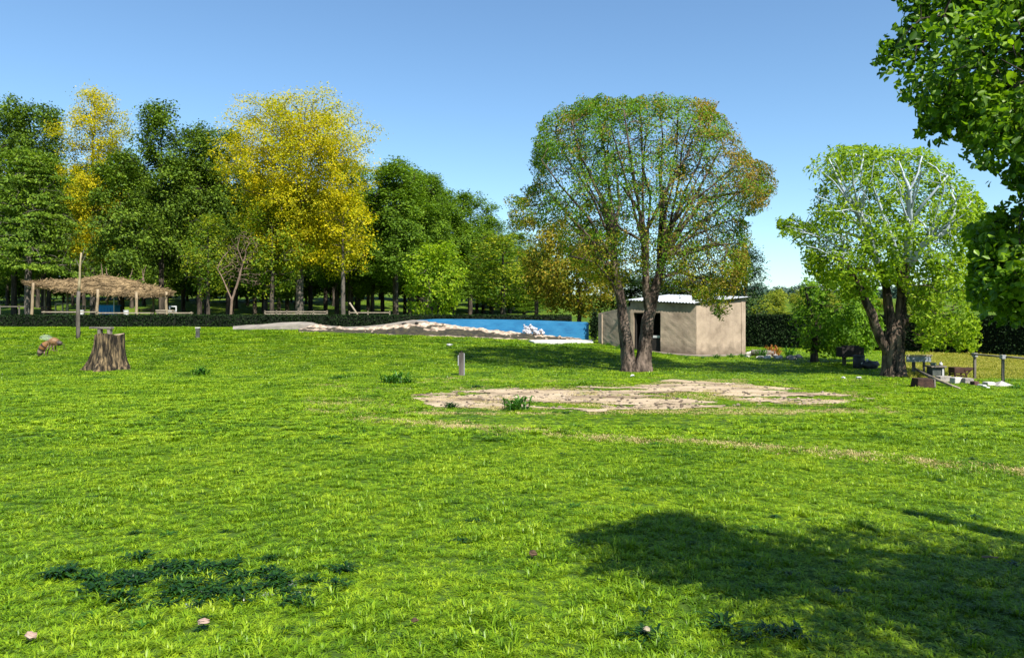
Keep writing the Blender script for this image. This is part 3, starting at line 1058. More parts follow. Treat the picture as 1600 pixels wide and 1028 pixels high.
# ------------------------------------------------------------ grove trees
def variant(h, w, cb, seed, nblob, natt, ntr=1, lean=0.0, prof='tall', cl=(.75, -.1),  per=27, spread=.24, llen=.165, lwid=.10, layers=False, tr=.16, thr=.0, step=.4, kill=.55):
    """trunk + crown meshes about the origin"""
    random.seed(seed)
    pts = []
    for k in range(nblob):
        t = (k + .5) / nblob
        z = cb + (h - cb) * t
        if prof == 'tall': pr = 0.62 + 0.38 * math.sin(math.pi * min(1, t * 1.15 + .1)) if t < .8 else 0.9 * (1 - t) / .2 * .75 + .2
        elif prof == 'round': pr = math.sin(math.pi * min(.97, .12 + t * .82)) ** .7
        elif prof == 'fan': pr = (0.35 + 0.65 * t) if t < .75 else (1.0 - (t - .75) * 2.4)
        else: pr = max(.12, 1.0 - .85 * t)
        a = k * 2.4 + random.uniform(-.4, .4)
        rr = w / 2 * pr * random.uniform(.35, .72)
        c = Vector((math.cos(a) * rr + lean * z, math.sin(a) * rr, z))
        br = w * random.uniform(.17, .27) * (.6 + .4 * pr)
        m = int(natt / nblob)
        for j in range(m):
            v = Vector((random.gauss(0, 1), random.gauss(0, 1), random.gauss(0, 1))).normalized() * (random.random() ** .45)
            q = Vector((v.x * br * (1.25 if layers else 1), v.y * br * (1.25 if layers else 1), v.z * br * (.10 if layers else .85)))
            pts.append(c + q)
    pts = np.array([tuple(p) for p in pts])
    limbs = []
    for s in range(ntr):
        o = (s - (ntr - 1) / 2) * .25
        limbs.append((None, [V_((o, 0, -.3)), V_((o * 1.5 + lean * cb, .1 * s, cb)), V_((o * 3 + lean * h * .5, 0, h * .55)), V_((o * 4 + lean * h * .8, 0, h * .82))], [tr * 1.2, tr, tr * .65, tr * .25]))
    nodes, par, lab, given = skeleton(limbs, step)
    nodes, par, lab, A = colonize(pts, nodes, par, lab, step, 3.0, kill, iters=50, cap=2500)
    r, kids = radii(nodes, par, .012, 2.3, given)
    t = tube_mesh('trunk', nodes, par, r, None, flare=.3)
    C = spots(nodes, kids, par, A, per, spread, cl=(cl[0], cl[1], seed * 1.0) if cl else None, zf=.25 if layers else .8)
    if layers:
        C[:, 2] -= 0.03 * (C[:, 0] ** 2 + C[:, 1] ** 2) ** .9
    cr = leaves('crown', C, llen, lwid, up=.5, out=unit(C - np.array([0, 0, h * .5])), fine=False)
    return t, cr

GREEN_D = leafmat('leaf_dark', [(0.035, 0.070, 0.009), (0.085, 0.15, 0.013), (0.16, 0.24, 0.018)], trans=.28, nscale=.35)
GREEN_M = leafmat('leaf_mid', [(0.05, 0.10, 0.010), (0.10, 0.185, 0.014), (0.17, 0.27, 0.018)], trans=.33, nscale=.35)
GREEN_C = leafmat('leaf_cedar', [(0.045, 0.09, 0.010), (0.10, 0.18, 0.015), (0.19, 0.28, 0.022)], trans=.35, nscale=.5)
YELLOW = leafmat('leaf_yellow', [(0.21, 0.24, 0.007), (0.40, 0.38, 0.009), (0.60, 0.48, 0.011)], trans=.45, nscale=.35)
LIME = leafmat('leaf_lime', [(0.10, 0.20, 0.008), (0.19, 0.30, 0.010), (0.29, 0.38, 0.014)], trans=.45, nscale=.7)
YGREEN = leafmat('leaf_yellow_green', [(0.05, 0.11, 0.008), (0.12, 0.19, 0.010), (0.27, 0.29, 0.012)], trans=.4, nscale=.5)

def mk(kind, mesh_pair, leafm, bark, label, loc, scale=1.0, rz=0.0, group=None, sz=None):
    t, c = mesh_pair
    if not t.materials: t.materials.append(bark)
    if not c.materials: c.materials.append(leafm)
    root = empty(kind, loc, label, 'tree', group, rz)
    root.scale = (scale, scale, sz or scale)
    link('trunk', t, None, root)
    tag(link('crown', c, None, root), kind='stuff')
    return root

def top_scale(px, py, d, h):
    """vertical scale so that a tree of height h tops out at picture row py"""
    g = GD(px, d)
    return (P(px, py, d).z - g.z) / h

va = variant(14, 6.0, 4.0, 11, 26, 1400)
vb = variant(14, 5.2, 3.6, 12, 24, 1300)
vc = variant(14, 6.6, 4.4, 13, 30, 1500, prof='round')
vd = variant(12, 5.0, 2.2, 14, 24, 1300)
trees = [  # px, top row, depth, variant, width factor, label, leaf
    (22, 163, 56, va, 1.0, 'tall dark green tree at the left edge behind the cedar', GREEN_D),
    (-50, 190, 54, vb, 1.0, 'tall dark green tree just at the left picture border', GREEN_D),
    (68, 172, 60, vb, .95, 'dark green tree left of the small yellow tree top', GREEN_D),
    (190, 235, 49, vd, .9, 'dark olive green tree below the left yellow crown', GREEN_D),
    (252, 170, 53, vb, 1.0, 'tallest dark green tree between the two yellow trees', GREEN_D),
    (312, 202, 55, va, .85, 'dark green tree right of the tallest pointed one', GREEN_D),
    (356, 214, 57, vc, .8, 'dark green tree left behind the big yellow tree', GREEN_D),
    (415, 300, 52, vd, .85, 'dark tree under the left half of the big yellow crown', GREEN_D),
    (548, 262, 60, vc, 1.1, 'green tree top behind the right half of the big yellow tree', GREEN_M),
    (642, 268, 62, vb, 1.2, 'green tree between the first two of the descending row', GREEN_M),
    (680, 296, 66, va, 1.2, 'green tree filling the middle of the descending row', GREEN_M),
    (618, 256, 56, va, 1.15, 'tall green tree just right of the big yellow tree', GREEN_M),
    (582, 330, 60, vb, .9, 'dark green tree behind the right edge of the yellow tree', GREEN_D),
    (660, 280, 61, vc, 1.0, 'second green tree of the descending row right of the yellow tree', GREEN_M),
    (700, 315, 66, va, 1.0, 'green tree behind the bright lime tree', GREEN_M),
    (735, 308, 69, vc, 1.0, 'round topped green tree standing out right of the descending row', GREEN_M),
    (768, 345, 76, vb, 1.1, 'green tree second to last in the descending row', GREEN_M),
    (800, 368, 84, vc, 1.1, 'small far green tree at the end of the descending row', GREEN_M),
]
pairs = {}
for i, (px, ty, d, v, wf, label, lm) in enumerate(trees):
    key = (id(v), lm.name)
    if key not in pairs:
        pairs[key] = (v[0], v[1] if not v[1].materials else v[1].copy())
        if pairs[key][1].materials:
            pairs[key][1].materials.clear()
    s = top_scale(px, ty, d, 14 if v is not vd else 12)
    mk('grove_tree', pairs[key], lm, BARK_DARK, label, GD(px, d), 1.05 * wf, i * 1.9, 'tall green trees of the grove', s)
# unnamed further trees of the grove: their dark trunks fill the view under the crowns
lowv = variant(6.5, 5.5, 1.2, 41, 18, 1100, prof='round', per=14, spread=.35, llen=.3, lwid=.18, tr=.12)
random.seed(77)
for px in range(-160, 860, 28):
    d = random.uniform(88, 100)
    mk('undergrowth_tree', lowv, GREEN_D, BARK_DARK, 'low dark tree closing the far back of the grove', GD(px + random.uniform(-8, 8), d), random.uniform(.9, 1.2), random.uniform(0, 6), 'low trees at the back of the grove', random.uniform(.68, .95))
k = 0
keys = list(pairs.values())
random.seed(31)
for px in list(range(-120, 840, 25)) + list(range(290, 840, 38)):
    d = random.uniform(58, 86)
    pxx = px + random.uniform(-9, 9)
    lim = np.interp(pxx, [0, 300, 560, 600, 640, 700, 760, 800, 850], [250, 250, 300, 300, 330, 345, 375, 395, 420])
    pr = keys[random.randrange(len(keys))]
    s = top_scale(pxx, lim + random.uniform(0, 40), d, 14)
    mk('grove_tree', pr, GREEN_D, BARK_DARK, 'dark trunked tree standing deep in the grove behind the hedge', GD(pxx, d), random.uniform(.85, 1.1), random.uniform(0, 6.28), 'dark trunked trees deep in the grove', s)
    k += 1

# cedar with layered boughs, left
vz = variant(10.5, 9.2, 3.1, 21, 50, 2600, prof='cone', per=8, spread=.17, llen=.20, lwid=.09, layers=True, tr=.2, cl=None)
c = GD(44, 51)
mk('cedar_tree', vz, GREEN_C, BARK_GREY, 'bright green cedar like tree with layered boughs behind the thatched shelter', c, 1.0, .6, None, top_scale(48, 232, 51, 10.7))
# yellow trees
vy = variant(15, 13.0, 4.8, 22, 60, 3300, prof='fan', per=34, spread=.25, llen=.125, lwid=.078, cl=(.7, -.2), tr=.22)
vy2 = variant(15, 6.6, 4, 23, 34, 1700, prof='fan', per=28, spread=.22, llen=.12, lwid=.075, cl=(.7, -.2), tr=.16)
mk('yellow_tree', vy, YELLOW, BARK_GREY, 'large yellow leaved tree towering over the grove', GD(468, 48.5), 1.0, 2.2, 'yellow trees', top_scale(468, 172, 48.5, 15.2))
mk('yellow_tree', vy2, YELLOW, BARK_GREY, 'slim yellow topped tree among dark trees above the thatched shelter', GD(145, 54), .98, .5, 'yellow trees', top_scale(145, 152, 54, 15.2))
vy3 = variant(8, 4.6, 3.6, 25, 20, 900, prof='round', per=7, spread=.22, llen=.15, lwid=.09, tr=.12)
mk('yellow_tree', vy3, YELLOW, BARK_GREY, 'golden lower tree standing under the right side of the large yellow one', GD(536, 47), 1.0, .5, 'yellow trees', top_scale(536, 300, 47, 8.1))
# olive-green lower trees
vo = variant(7, 4.6, 2.2, 24, 20, 1100, prof='round', per=8, spread=.2, llen=.15, lwid=.09, tr=.12)
vog = (vo[0], vo[1].copy())
mk('low_tree', vog, YGREEN, BARK_DARK, 'low yellowish green tree right of the thatched shelter', GD(325, 46.5), .85, 0, 'low trees behind the hedge', top_scale(325, 338, 46.5, 7.1))
mk('low_tree', vog, YGREEN, BARK_DARK, 'low olive tree left below the large yellow crown', GD(425, 46), 1.0, 1.4, 'low trees behind the hedge', top_scale(425, 320, 46, 7.1))
mk('low_tree', (vo[0], vog[1]), YGREEN, BARK_DARK, 'round yellow green tree behind the blue pool wall', GD(786, 49), 1.25, 2.2, 'low trees behind the hedge', top_scale(786, 368, 49, 7.1))
mk('low_tree', (vo[0], vog[1]), YGREEN, BARK_DARK, 'round yellow green tree seen just left of the olive and gold tree', GD(838, 56), 1.2, 4.2, 'low trees behind the hedge', top_scale(838, 385, 56, 7.1))
vl = variant(5, 4.2, .9, 26, 22, 1100, ntr=2, prof='round', per=8, spread=.16, llen=.16, lwid=.085, tr=.07)
mk('lime_tree', vl, LIME, BARK_DARK, 'small bright lime green tree just behind the hedge', GD(680, 42.5), 1.0, .4, None, top_scale(680, 385, 42.5, 5.1))
# dark conifer behind hut
vk = variant(7, 3.4, .6, 27, 24, 1500, prof='tall', per=9, spread=.2, llen=.14, lwid=.07, tr=.14)
DK = leafmat('leaf_conifer', [(0.012, 0.032, 0.010), (0.025, 0.055, 0.013), (0.04, 0.08, 0.015)], trans=.15, nscale=.6)
mk('conifer_tree', vk, DK, BARK_DARK, 'dark green bushy tree behind the right end of the mud hut', GD(1165, 42), 1.0, 0, 'dark evergreens behind the hut', top_scale(1165, 386, 42, 7.2))
mk('conifer_tree', vk, DK, BARK_DARK, 'dark green tree behind the middle of the hut roof', GD(1105, 43), 1.0, 2, 'dark evergreens behind the hut', top_scale(1105, 425, 43, 7.2))
for px_, ty_, lb_ in ((985, 432, 'dark green tree seen between the two trunks above the hut'), (1068, 436, 'dark green tree behind the right middle of the hut roof'), (1008, 428, 'dark green tree just right behind the doorway of the hut')):
    mk('conifer_tree', vk, DK, BARK_DARK, lb_, GD(px_, 42.5), 1.3, px_, 'dark evergreens behind the hut', top_scale(px_, ty_, 42.5, 7.2))
mk('conifer_tree', vk, DK, BARK_DARK, 'dark green tree behind the left end of the hut roof', GD(1035, 44), 1.0, 4, 'dark evergreens behind the hut', top_scale(1035, 440, 44, 7.2))
# bare brownish tree
def bare():
    g = GD(360, 44.5)
    D = 44.5
    limbs = [(None, [g, P(362, 470, D), P(372, 440, D), P(380, 410, D)], [.07, .055, .035, .02]), (0, [P(362, 468, D), P(350, 440, D), P(340, 420, D)], [.05, .04, .02])]
    A = poly_sample([(335, 420), (350, 385), (375, 360), (405, 365), (408, 390), (395, 410), (412, 440), (400, 450), (365, 440)], 420, D, 1.2)
    n_, p_, l_, gv = skeleton(limbs, .2)
    n_, p_, l_, A = colonize(A, n_, p_, l_, .2, 1.5, .16, cap=1600)
    r, k = radii(n_, p_, .008, 2.3, gv)
    root = empty('bare_tree', g, 'leafless pinkish brown tree in front of the dark grove', 'tree')
    link('trunk', tube_mesh('trunk', n_ - np.array(g), p_, r, None), TWIG, root)
bare()

# distant tree line and hillside shrubs at the right
FAR_HAZE = leafmat('leaf_far_haze', [(0.03, 0.07, 0.055), (0.05, 0.10, 0.07), (0.07, 0.12, 0.08)], trans=.15, nscale=.1)  # distance haze is put into the leaf colour as blue
vf = variant(7, 7, .5, 28, 16, 500, prof='round', per=6, spread=.55, llen=.6, lwid=.4, tr=.2, step=.8, kill=1.0)
random.seed(5)
for i, px in enumerate(range(1150, 1700, 17)):
    d = random.uniform(215, 245)
    mk('far_tree', vf, FAR_HAZE, BARK_DARK, 'distant tree with blue haze in its leaf colour on the horizon beyond the hillside', GD(px, d), random.uniform(.8, 1.1), i, 'distant trees on the horizon', random.uniform(.62, .82))
HILLL = leafmat('leaf_hill', [(0.10, 0.16, 0.015), (0.20, 0.24, 0.02), (0.30, 0.30, 0.03)], trans=.35, nscale=.5)
vh = variant(2.6, 3.4, .2, 29, 12, 420, prof='round', per=7, spread=.22, llen=.2, lwid=.12, tr=.06)
random.seed(8)
for i in range(26):
    px = random.uniform(1185, 1480)
    d = random.uniform(70, 118)
    mk('hill_shrub', vh, HILLL, BARK_DARK, 'yellowish shrub growing on the hillside behind the right hedge', GD(px, d), random.uniform(.6, 1.3), i, 'shrubs on the hillside', random.uniform(.35, .8))

# ------------------------------------------------------------ hedges
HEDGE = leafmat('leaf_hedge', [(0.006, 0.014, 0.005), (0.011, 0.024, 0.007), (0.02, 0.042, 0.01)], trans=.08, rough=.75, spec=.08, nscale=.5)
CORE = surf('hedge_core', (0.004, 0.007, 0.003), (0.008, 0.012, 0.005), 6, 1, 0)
def hedge(pts, tops, thick, n, label, size=.09):
    """pts: (x,y) line; tops: world z"""
    root = empty('hedge', (pts[0][0], pts[0][1], hgt(*pts[0])), label, 'hedge')
    o0 = Vector(root.location)
    mb = MB()
    C = []
    seg = []
    tot = 0
    for a, b, ta, tb in zip(pts[:-1], pts[1:], tops[:-1], tops[1:]):
        L = math.dist(a, b)
        seg.append((a, b, ta, tb, L)); tot += L
    for a, b, ta, tb, L in seg:
        m = max(1, int(L / 1.0))
        dx, dy = (b[0] - a[0]) / L, (b[1] - a[1]) / L
        nx_, ny_ = dy, -dx
        rows = []
        for j in range(m + 1):
            t = j / m
            x, y = a[0] + (b[0] - a[0]) * t, a[1] + (b[1] - a[1]) * t
            tz = ta + (tb - ta) * t - .05
            g = hgt(x, y) - .1
            w = thick / 2 - .05
            rows.append([V_((x + nx_ * w, y + ny_ * w, g)) - o0, V_((x + nx_ * w, y + ny_ * w, tz)) - o0, V_((x - nx_ * w, y - ny_ * w, tz)) - o0, V_((x - nx_ * w, y - ny_ * w, g)) - o0])
        vs = [v for r_ in rows for v in r_]
        fs = [(4 * j + q, 4 * j + q + 1, 4 * j + q + 5, 4 * j + q + 4) for j in range(m) for q in range(3)]
        fs += [(0, 3, 2, 1), (4 * m, 4 * m + 1, 4 * m + 2, 4 * m + 3)]
        mb.add(vs, fs)
        for _ in range(int(n * L / tot)):
            t = random.random()
            x, y = a[0] + (b[0] - a[0]) * t, a[1] + (b[1] - a[1]) * t
            tz = ta + (tb - ta) * t
            g = hgt(x, y)
            H = tz - g
            if random.random() < thick / (thick + H * 1.2):
                s, z = random.uniform(-.5, .5) * thick, tz + random.gauss(-.01, .018)
            else:
                s, z = thick / 2 + random.gauss(-.02, .045), g + random.random() * H
            C.append((x + nx_ * s - o0.x, y + ny_ * s - o0.y, z - o0.z))
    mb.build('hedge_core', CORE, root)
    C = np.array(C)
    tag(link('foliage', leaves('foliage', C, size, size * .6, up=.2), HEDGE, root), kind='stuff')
ztop = lambda y, py=492.5: CAM_H - (py - HOR) / FPX * y
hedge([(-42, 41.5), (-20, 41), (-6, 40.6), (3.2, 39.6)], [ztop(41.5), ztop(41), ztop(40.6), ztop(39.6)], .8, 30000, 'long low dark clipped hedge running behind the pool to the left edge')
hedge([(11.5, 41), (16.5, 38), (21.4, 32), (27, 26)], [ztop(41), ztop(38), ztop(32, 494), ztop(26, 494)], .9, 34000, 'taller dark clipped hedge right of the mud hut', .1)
# narrow dark bush at the pool end
cb_ = GD(929, 36.5)
root = empty('bush', cb_, 'narrow dark bush between the blue pool wall and the hut', 'bush')
C = rng.normal(size=(2600, 3)) * np.array([.10, .12, .32]) + np.array([0, 0, .75])
link('stem', MB().rod((0, 0, -.1), (0, 0, .6), .05, .03).mesh('stem'), BARK_DARK, root)
tag(link('foliage', leaves('foliage', C, .09, .05), HEDGE, root), kind='stuff')

# ------------------------------------------------------------ mud hut
MUD = surf('mud_plaster', (0.20, 0.155, 0.115), (0.37, 0.295, 0.22), 1.3, 0.95, 0.5, 22, c3=(0.30, 0.238, 0.178), dist=0.02, coord='Object', spec=.1)
def add_splash(m):
    nt = m.node_tree; N, L = nt.nodes, nt.links
    b = N['Principled BSDF']
    src = b.inputs['Base Color'].links[0].from_socket
    g = N.new('ShaderNodeNewGeometry'); sx = N.new('ShaderNodeSeparateXYZ'); L.new(g.outputs['Position'], sx.inputs[0])
    n = N.new('ShaderNodeTexNoise'); n.inputs['Scale'].default_value = 2.6; n.inputs['Detail'].default_value = 6; L.new(g.outputs['Position'], n.inputs[0])
    a = N.new('ShaderNodeMath'); a.operation = 'MULTIPLY_ADD'; L.new(n.outputs[0], a.inputs[0]); a.inputs[1].default_value = -1.3; L.new(sx.outputs[2], a.inputs[2])
    mr = N.new('ShaderNodeMapRange'); mr.inputs[1].default_value = -.55; mr.inputs[2].default_value = -.1; mr.inputs[3].default_value = .55; mr.inputs[4].default_value = 1
    L.new(a.outputs[0], mr.inputs[0])
    n2 = N.new('ShaderNodeTexNoise'); n2.inputs['Scale'].default_value = 2.2; n2.inputs['Detail'].default_value = 5
    mp = N.new('ShaderNodeMapping'); mp.inputs['Scale'].default_value = (2.5, 2.5, .35); L.new(g.outputs['Position'], mp.inputs[0]); L.new(mp.outputs[0], n2.inputs[0])
    m2 = N.new('ShaderNodeMapRange'); m2.inputs[1].default_value = .35; m2.inputs[2].default_value = .5; m2.inputs[3].default_value = .92; m2.inputs[4].default_value = 1
    L.new(n2.outputs[0], m2.inputs[0])
    mu = N.new('ShaderNodeMath'); mu.operation = 'MULTIPLY'; L.new(mr.outputs[0], mu.inputs[0]); L.new(m2.outputs[0], mu.inputs[1])
    v = N.new('ShaderNodeVectorMath'); v.operation = 'SCALE'; L.new(src, v.inputs[0]); L.new(mu.outputs[0], v.inputs['Scale'])
    L.new(v.outputs[0], b.inputs['Base Color'])
add_splash(MUD)
ROOF = surf('white_sheet', (0.24, 0.26, 0.28), (0.46, 0.48, 0.51), 1.2, 0.4, 0.1, metal=.0)
DARKIN = surf('dark_wood_and_shade', (0.010, 0.009, 0.008), (0.022, 0.018, 0.015), 5, .9, .2)  # dark wood; also colours the added shade panel in the hut
WOOD = surf('weathered_wood', (0.13, 0.095, 0.055), (0.30, 0.235, 0.15), 4, .9, .6, 20, stretch=(1, 1, .4), island=.2)
WOODG = surf('grey_wood', (0.06, 0.05, 0.042), (0.19, 0.165, 0.14), 5, .9, .6, 22, stretch=(1, 1, .4), island=.15)
CONC = surf('concrete', (0.34, 0.32, 0.29), (0.55, 0.52, 0.48), 3, .9, .4, 20, island=.1)
WHITE = surf('white_paint', (0.34, 0.34, 0.33), (0.50, 0.50, 0.50), 3, .6, .1)
hA, hB, hC, hD = V_((7.72, 31, 0)), V_((5.22, 32.6, 0)), V_((3.99, 34.2, 0)), V_((10.26, 32.5, 0))
hE = hD + V_((-2.6, 3.6, 0))
hF = hC + V_((3.2, 1.6, 0))
root = empty('mud_hut', (7.5, 33.5, 0), 'tan mud plastered hut with white corrugated roof and dark doorway', 'hut')
o0 = Vector(root.location)
def wall(a, b, za, zb, th=.28, zb0=None, zt0=None, name='wall'):
    """upright slab from a to b, outer face on the line, rough plastered"""
    a, b = V_((a.x, a.y, 0)), V_((b.x, b.y, 0))
    L = (b - a).length
    t = (b - a) / L
    n = V_((t.y, -t.x, 0))
    if n.dot(V_((7.5, 34, 0)) - a) < 0:
        n = -n
    nu, nv = max(3, int(L / .18)), 14
    vs, fs = [], []
    for side in (0, 1):
        for j in range(nv + 1):
            for i in range(nu + 1):
                p = a.lerp(b, i / nu)
                g = (hgt(p.x, p.y) - .15) if zb0 is None else zb0
                top = za + (zb - za) * i / nu
                z = g + (top - g) * j / nv
                w = .012 * noise.noise(V_((p.x * 1.4, p.y * 1.4 + side * 9, z * 1.4))) + .012 * noise.noise(V_((p.x * 6, p.y * 6, z * 6)))
                q = p + n * ((th if side else 0) + w) - o0
                vs.append(V_((q.x, q.y, z)))
    m = (nu + 1) * (nv + 1)
    W = nu + 1
    for j in range(nv):
        for i in range(nu):
            k0 = j * W + i
            fs.append((k0, k0 + 1, k0 + 1 + W, k0 + W))
            fs.append((m + k0 + W, m + k0 + 1 + W, m + k0 + 1, m + k0))
    for i in range(nu):
        fs.append((nv * W + i, nv * W + i + 1, m + nv * W + i + 1, m + nv * W + i)); fs.append((i + 1, i, m + i, m + i + 1))
    for j in range(nv):
        fs.append((j * W, (j + 1) * W, m + (j + 1) * W, m + j * W)); fs.append(((j + 1) * W + nu, j * W + nu, m + j * W + nu, m + (j + 1) * W + nu))
    return MB().add(vs, fs).build('wall', MUD, root, smooth=False)
zA, zB, zD, zE, zC = 2.18, 2.34, 2.43, 2.62, 1.76
lerp = lambda a, b, t: a.lerp(b, t)
t0, t1 = .53, .95                                             # doorway along A-B
zt = lambda t: zA + (zB - zA) * t
dtop = 1.84
wall(hA, lerp(hA, hB, t0), zA, zt(t0))
wall(lerp(hA, hB, t1), hB, zt(t1), zB)
wall(lerp(hA, hB, t0), lerp(hA, hB, t1), zt(t0), zt(t1), zb0=dtop)
wall(hA + V_((.01, .01, 0)), hD, zA, zD)
wall(hD, hE, zD, zE)
wall(hB, hC, 2.12, zC)
wall(hC, hF, zC, zC + .1)
wall(hE, hB + V_((1.2, 1.8, 0)), zE, zE - .1)
# annex roof
MB().add([V_((p.x, p.y, z)) - V_((o0.x, o0.y, 0)) for z in (1.0,) for p in ()] or [], []) if False else None
an = [(hB, 2.05), (hC, zC - .03), (hF, zC + .05), (hB + V_((2.2, 1.4, 0)), 2.1)]
vs = [V_((p.x - o0.x, p.y - o0.y, z)) for p, z in an] + [V_((p.x - o0.x, p.y - o0.y, z + .08)) for p, z in an]
MB().add(vs, [(0, 1, 2, 3), (7, 6, 5, 4), (0, 4, 5, 1), (1, 5, 6, 2), (2, 6, 7, 3), (3, 7, 4, 0)]).build('annex_roof', MUD, root)
# corrugated sheets
def sheet(u0, u1):
    n = 22
    vs, fs = [], []
    for s in (0, 1):
        for v in (0, 1):
            for i in range(n + 1):
                u = u0 + (u1 - u0) * i / n
                fr, bk = lerp(hA, hB, u), lerp(hD, hE, u)
                out = (fr - bk).normalized() * .16
                p = (fr + out) if v == 0 else (bk - out)
                z = (zA + (zB - zA) * u if v == 0 else zD + (zE - zD) * u) + (.03 if v == 0 else .07)
                z += .022 * math.sin(u * 2 * math.pi * 21) + s * .012
                vs.append(V_((p.x - o0.x, p.y - o0.y, z + .02)))
    W = n + 1
    for i in range(n):
        fs.append((i, i + 1, W + i + 1, W + i)); fs.append((2 * W + i + 1, 2 * W + i, 3 * W + i, 3 * W + i + 1))
        fs.append((i + 1, i, 2 * W + i, 2 * W + i + 1)); fs.append((W + i, W + i + 1, 3 * W + i + 1, 3 * W + i))
    return MB().add(vs, fs).build('roof_sheet', ROOF, root, smooth=False)
for k in range(5):
    sheet(-.04 + k * .216, -.04 + (k + 1) * .216)
# doorway: frame, dark half door, white rail
dn = (hB - hA).normalized()
inn = V_((-dn.y, dn.x, 0))
if inn.dot(V_((8, 34, 0)) - hA) < 0: inn = -inn
rotw = Matrix.Rotation(math.atan2(dn.y, dn.x), 3, 'Z')
def onwall(t, z, depth):
    p = lerp(hA, hB, t) + inn * depth
    return V_((p.x - o0.x, p.y - o0.y, z))
fr = MB()
Lw = (hB - hA).length
g0 = .08
for t in (t0 + .012, t1 - .012):
    fr.box(onwall(t, (dtop + g0) / 2, .16), (.07, .12, dtop - g0), rotw)
fr.box(onwall((t0 + t1) / 2, dtop - .035, .16), ((t1 - t0) * Lw - .16, .12, .07), rotw)
fr.build('door_frame', DARKIN, root)
MB().box(onwall(t0 + .1, .42, .14), (.55, .04, .62), rotw).build('half_door', DARKIN, root)
MB().box(onwall(t0 + .1, .80, .13), (.58, .05, .10), rotw).build('rail', WHITE, root)
# added dark panel behind the opening: the shade inside put in as colour
MB().box(onwall((t0 + t1) / 2, 1.1, 1.9), (2.6, .1, 2.0), rotw).build('doorway_shade_panel', DARKIN, root)
# apron along the wall foot
def ribbon(name, ptsA, ptsB, th, mat, parent=None):
    mb = MB()
    vs = []
    for a, b in zip(ptsA, ptsB):
        vs += [a, b, a + V_((0, 0, -th)), b + V_((0, 0, -th))]
    fs = []
    for i in range(len(ptsA) - 1):
        k = 4 * i
        fs += [(k, k + 4, k + 5, k + 1), (k + 2, k + 3, k + 7, k + 6), (k, k + 2, k + 6, k + 4), (k + 1, k + 5, k + 7, k + 3)]
    k = 4 * (len(ptsA) - 1)
    fs += [(0, 1, 3, 2), (k, k + 2, k + 3, k + 1)]
    return mb.add(vs, fs).build(name, mat, parent)
def gz(p, dz=0.0): return V_((p.x, p.y, hgt(p.x, p.y) + dz))
pin = [lerp(hB, hA, q) for q in (.2, .4, .6, .8, 1)] + [lerp(hA, hD, q) for q in (.33, .66, 1.0)]
off = [-inn * w_ for w_ in (.12, .25, .35, .42)] + [V_((-.05, -.5, 0)), V_((.1, -.45, 0)), V_((.2, -.3, 0)), V_((.25, -.12, 0))]
apr = ribbon('concrete_apron', [gz(p + o_, .05) for p, o_ in zip(pin, off)], [gz(p, .06) for p in pin], .12, surf('apron_earth', (.13, .11, .09), (.24, .205, .17), 3, .95, .5))
tag(apr, 'low grey footing strip along the hut wall', kind='structure')

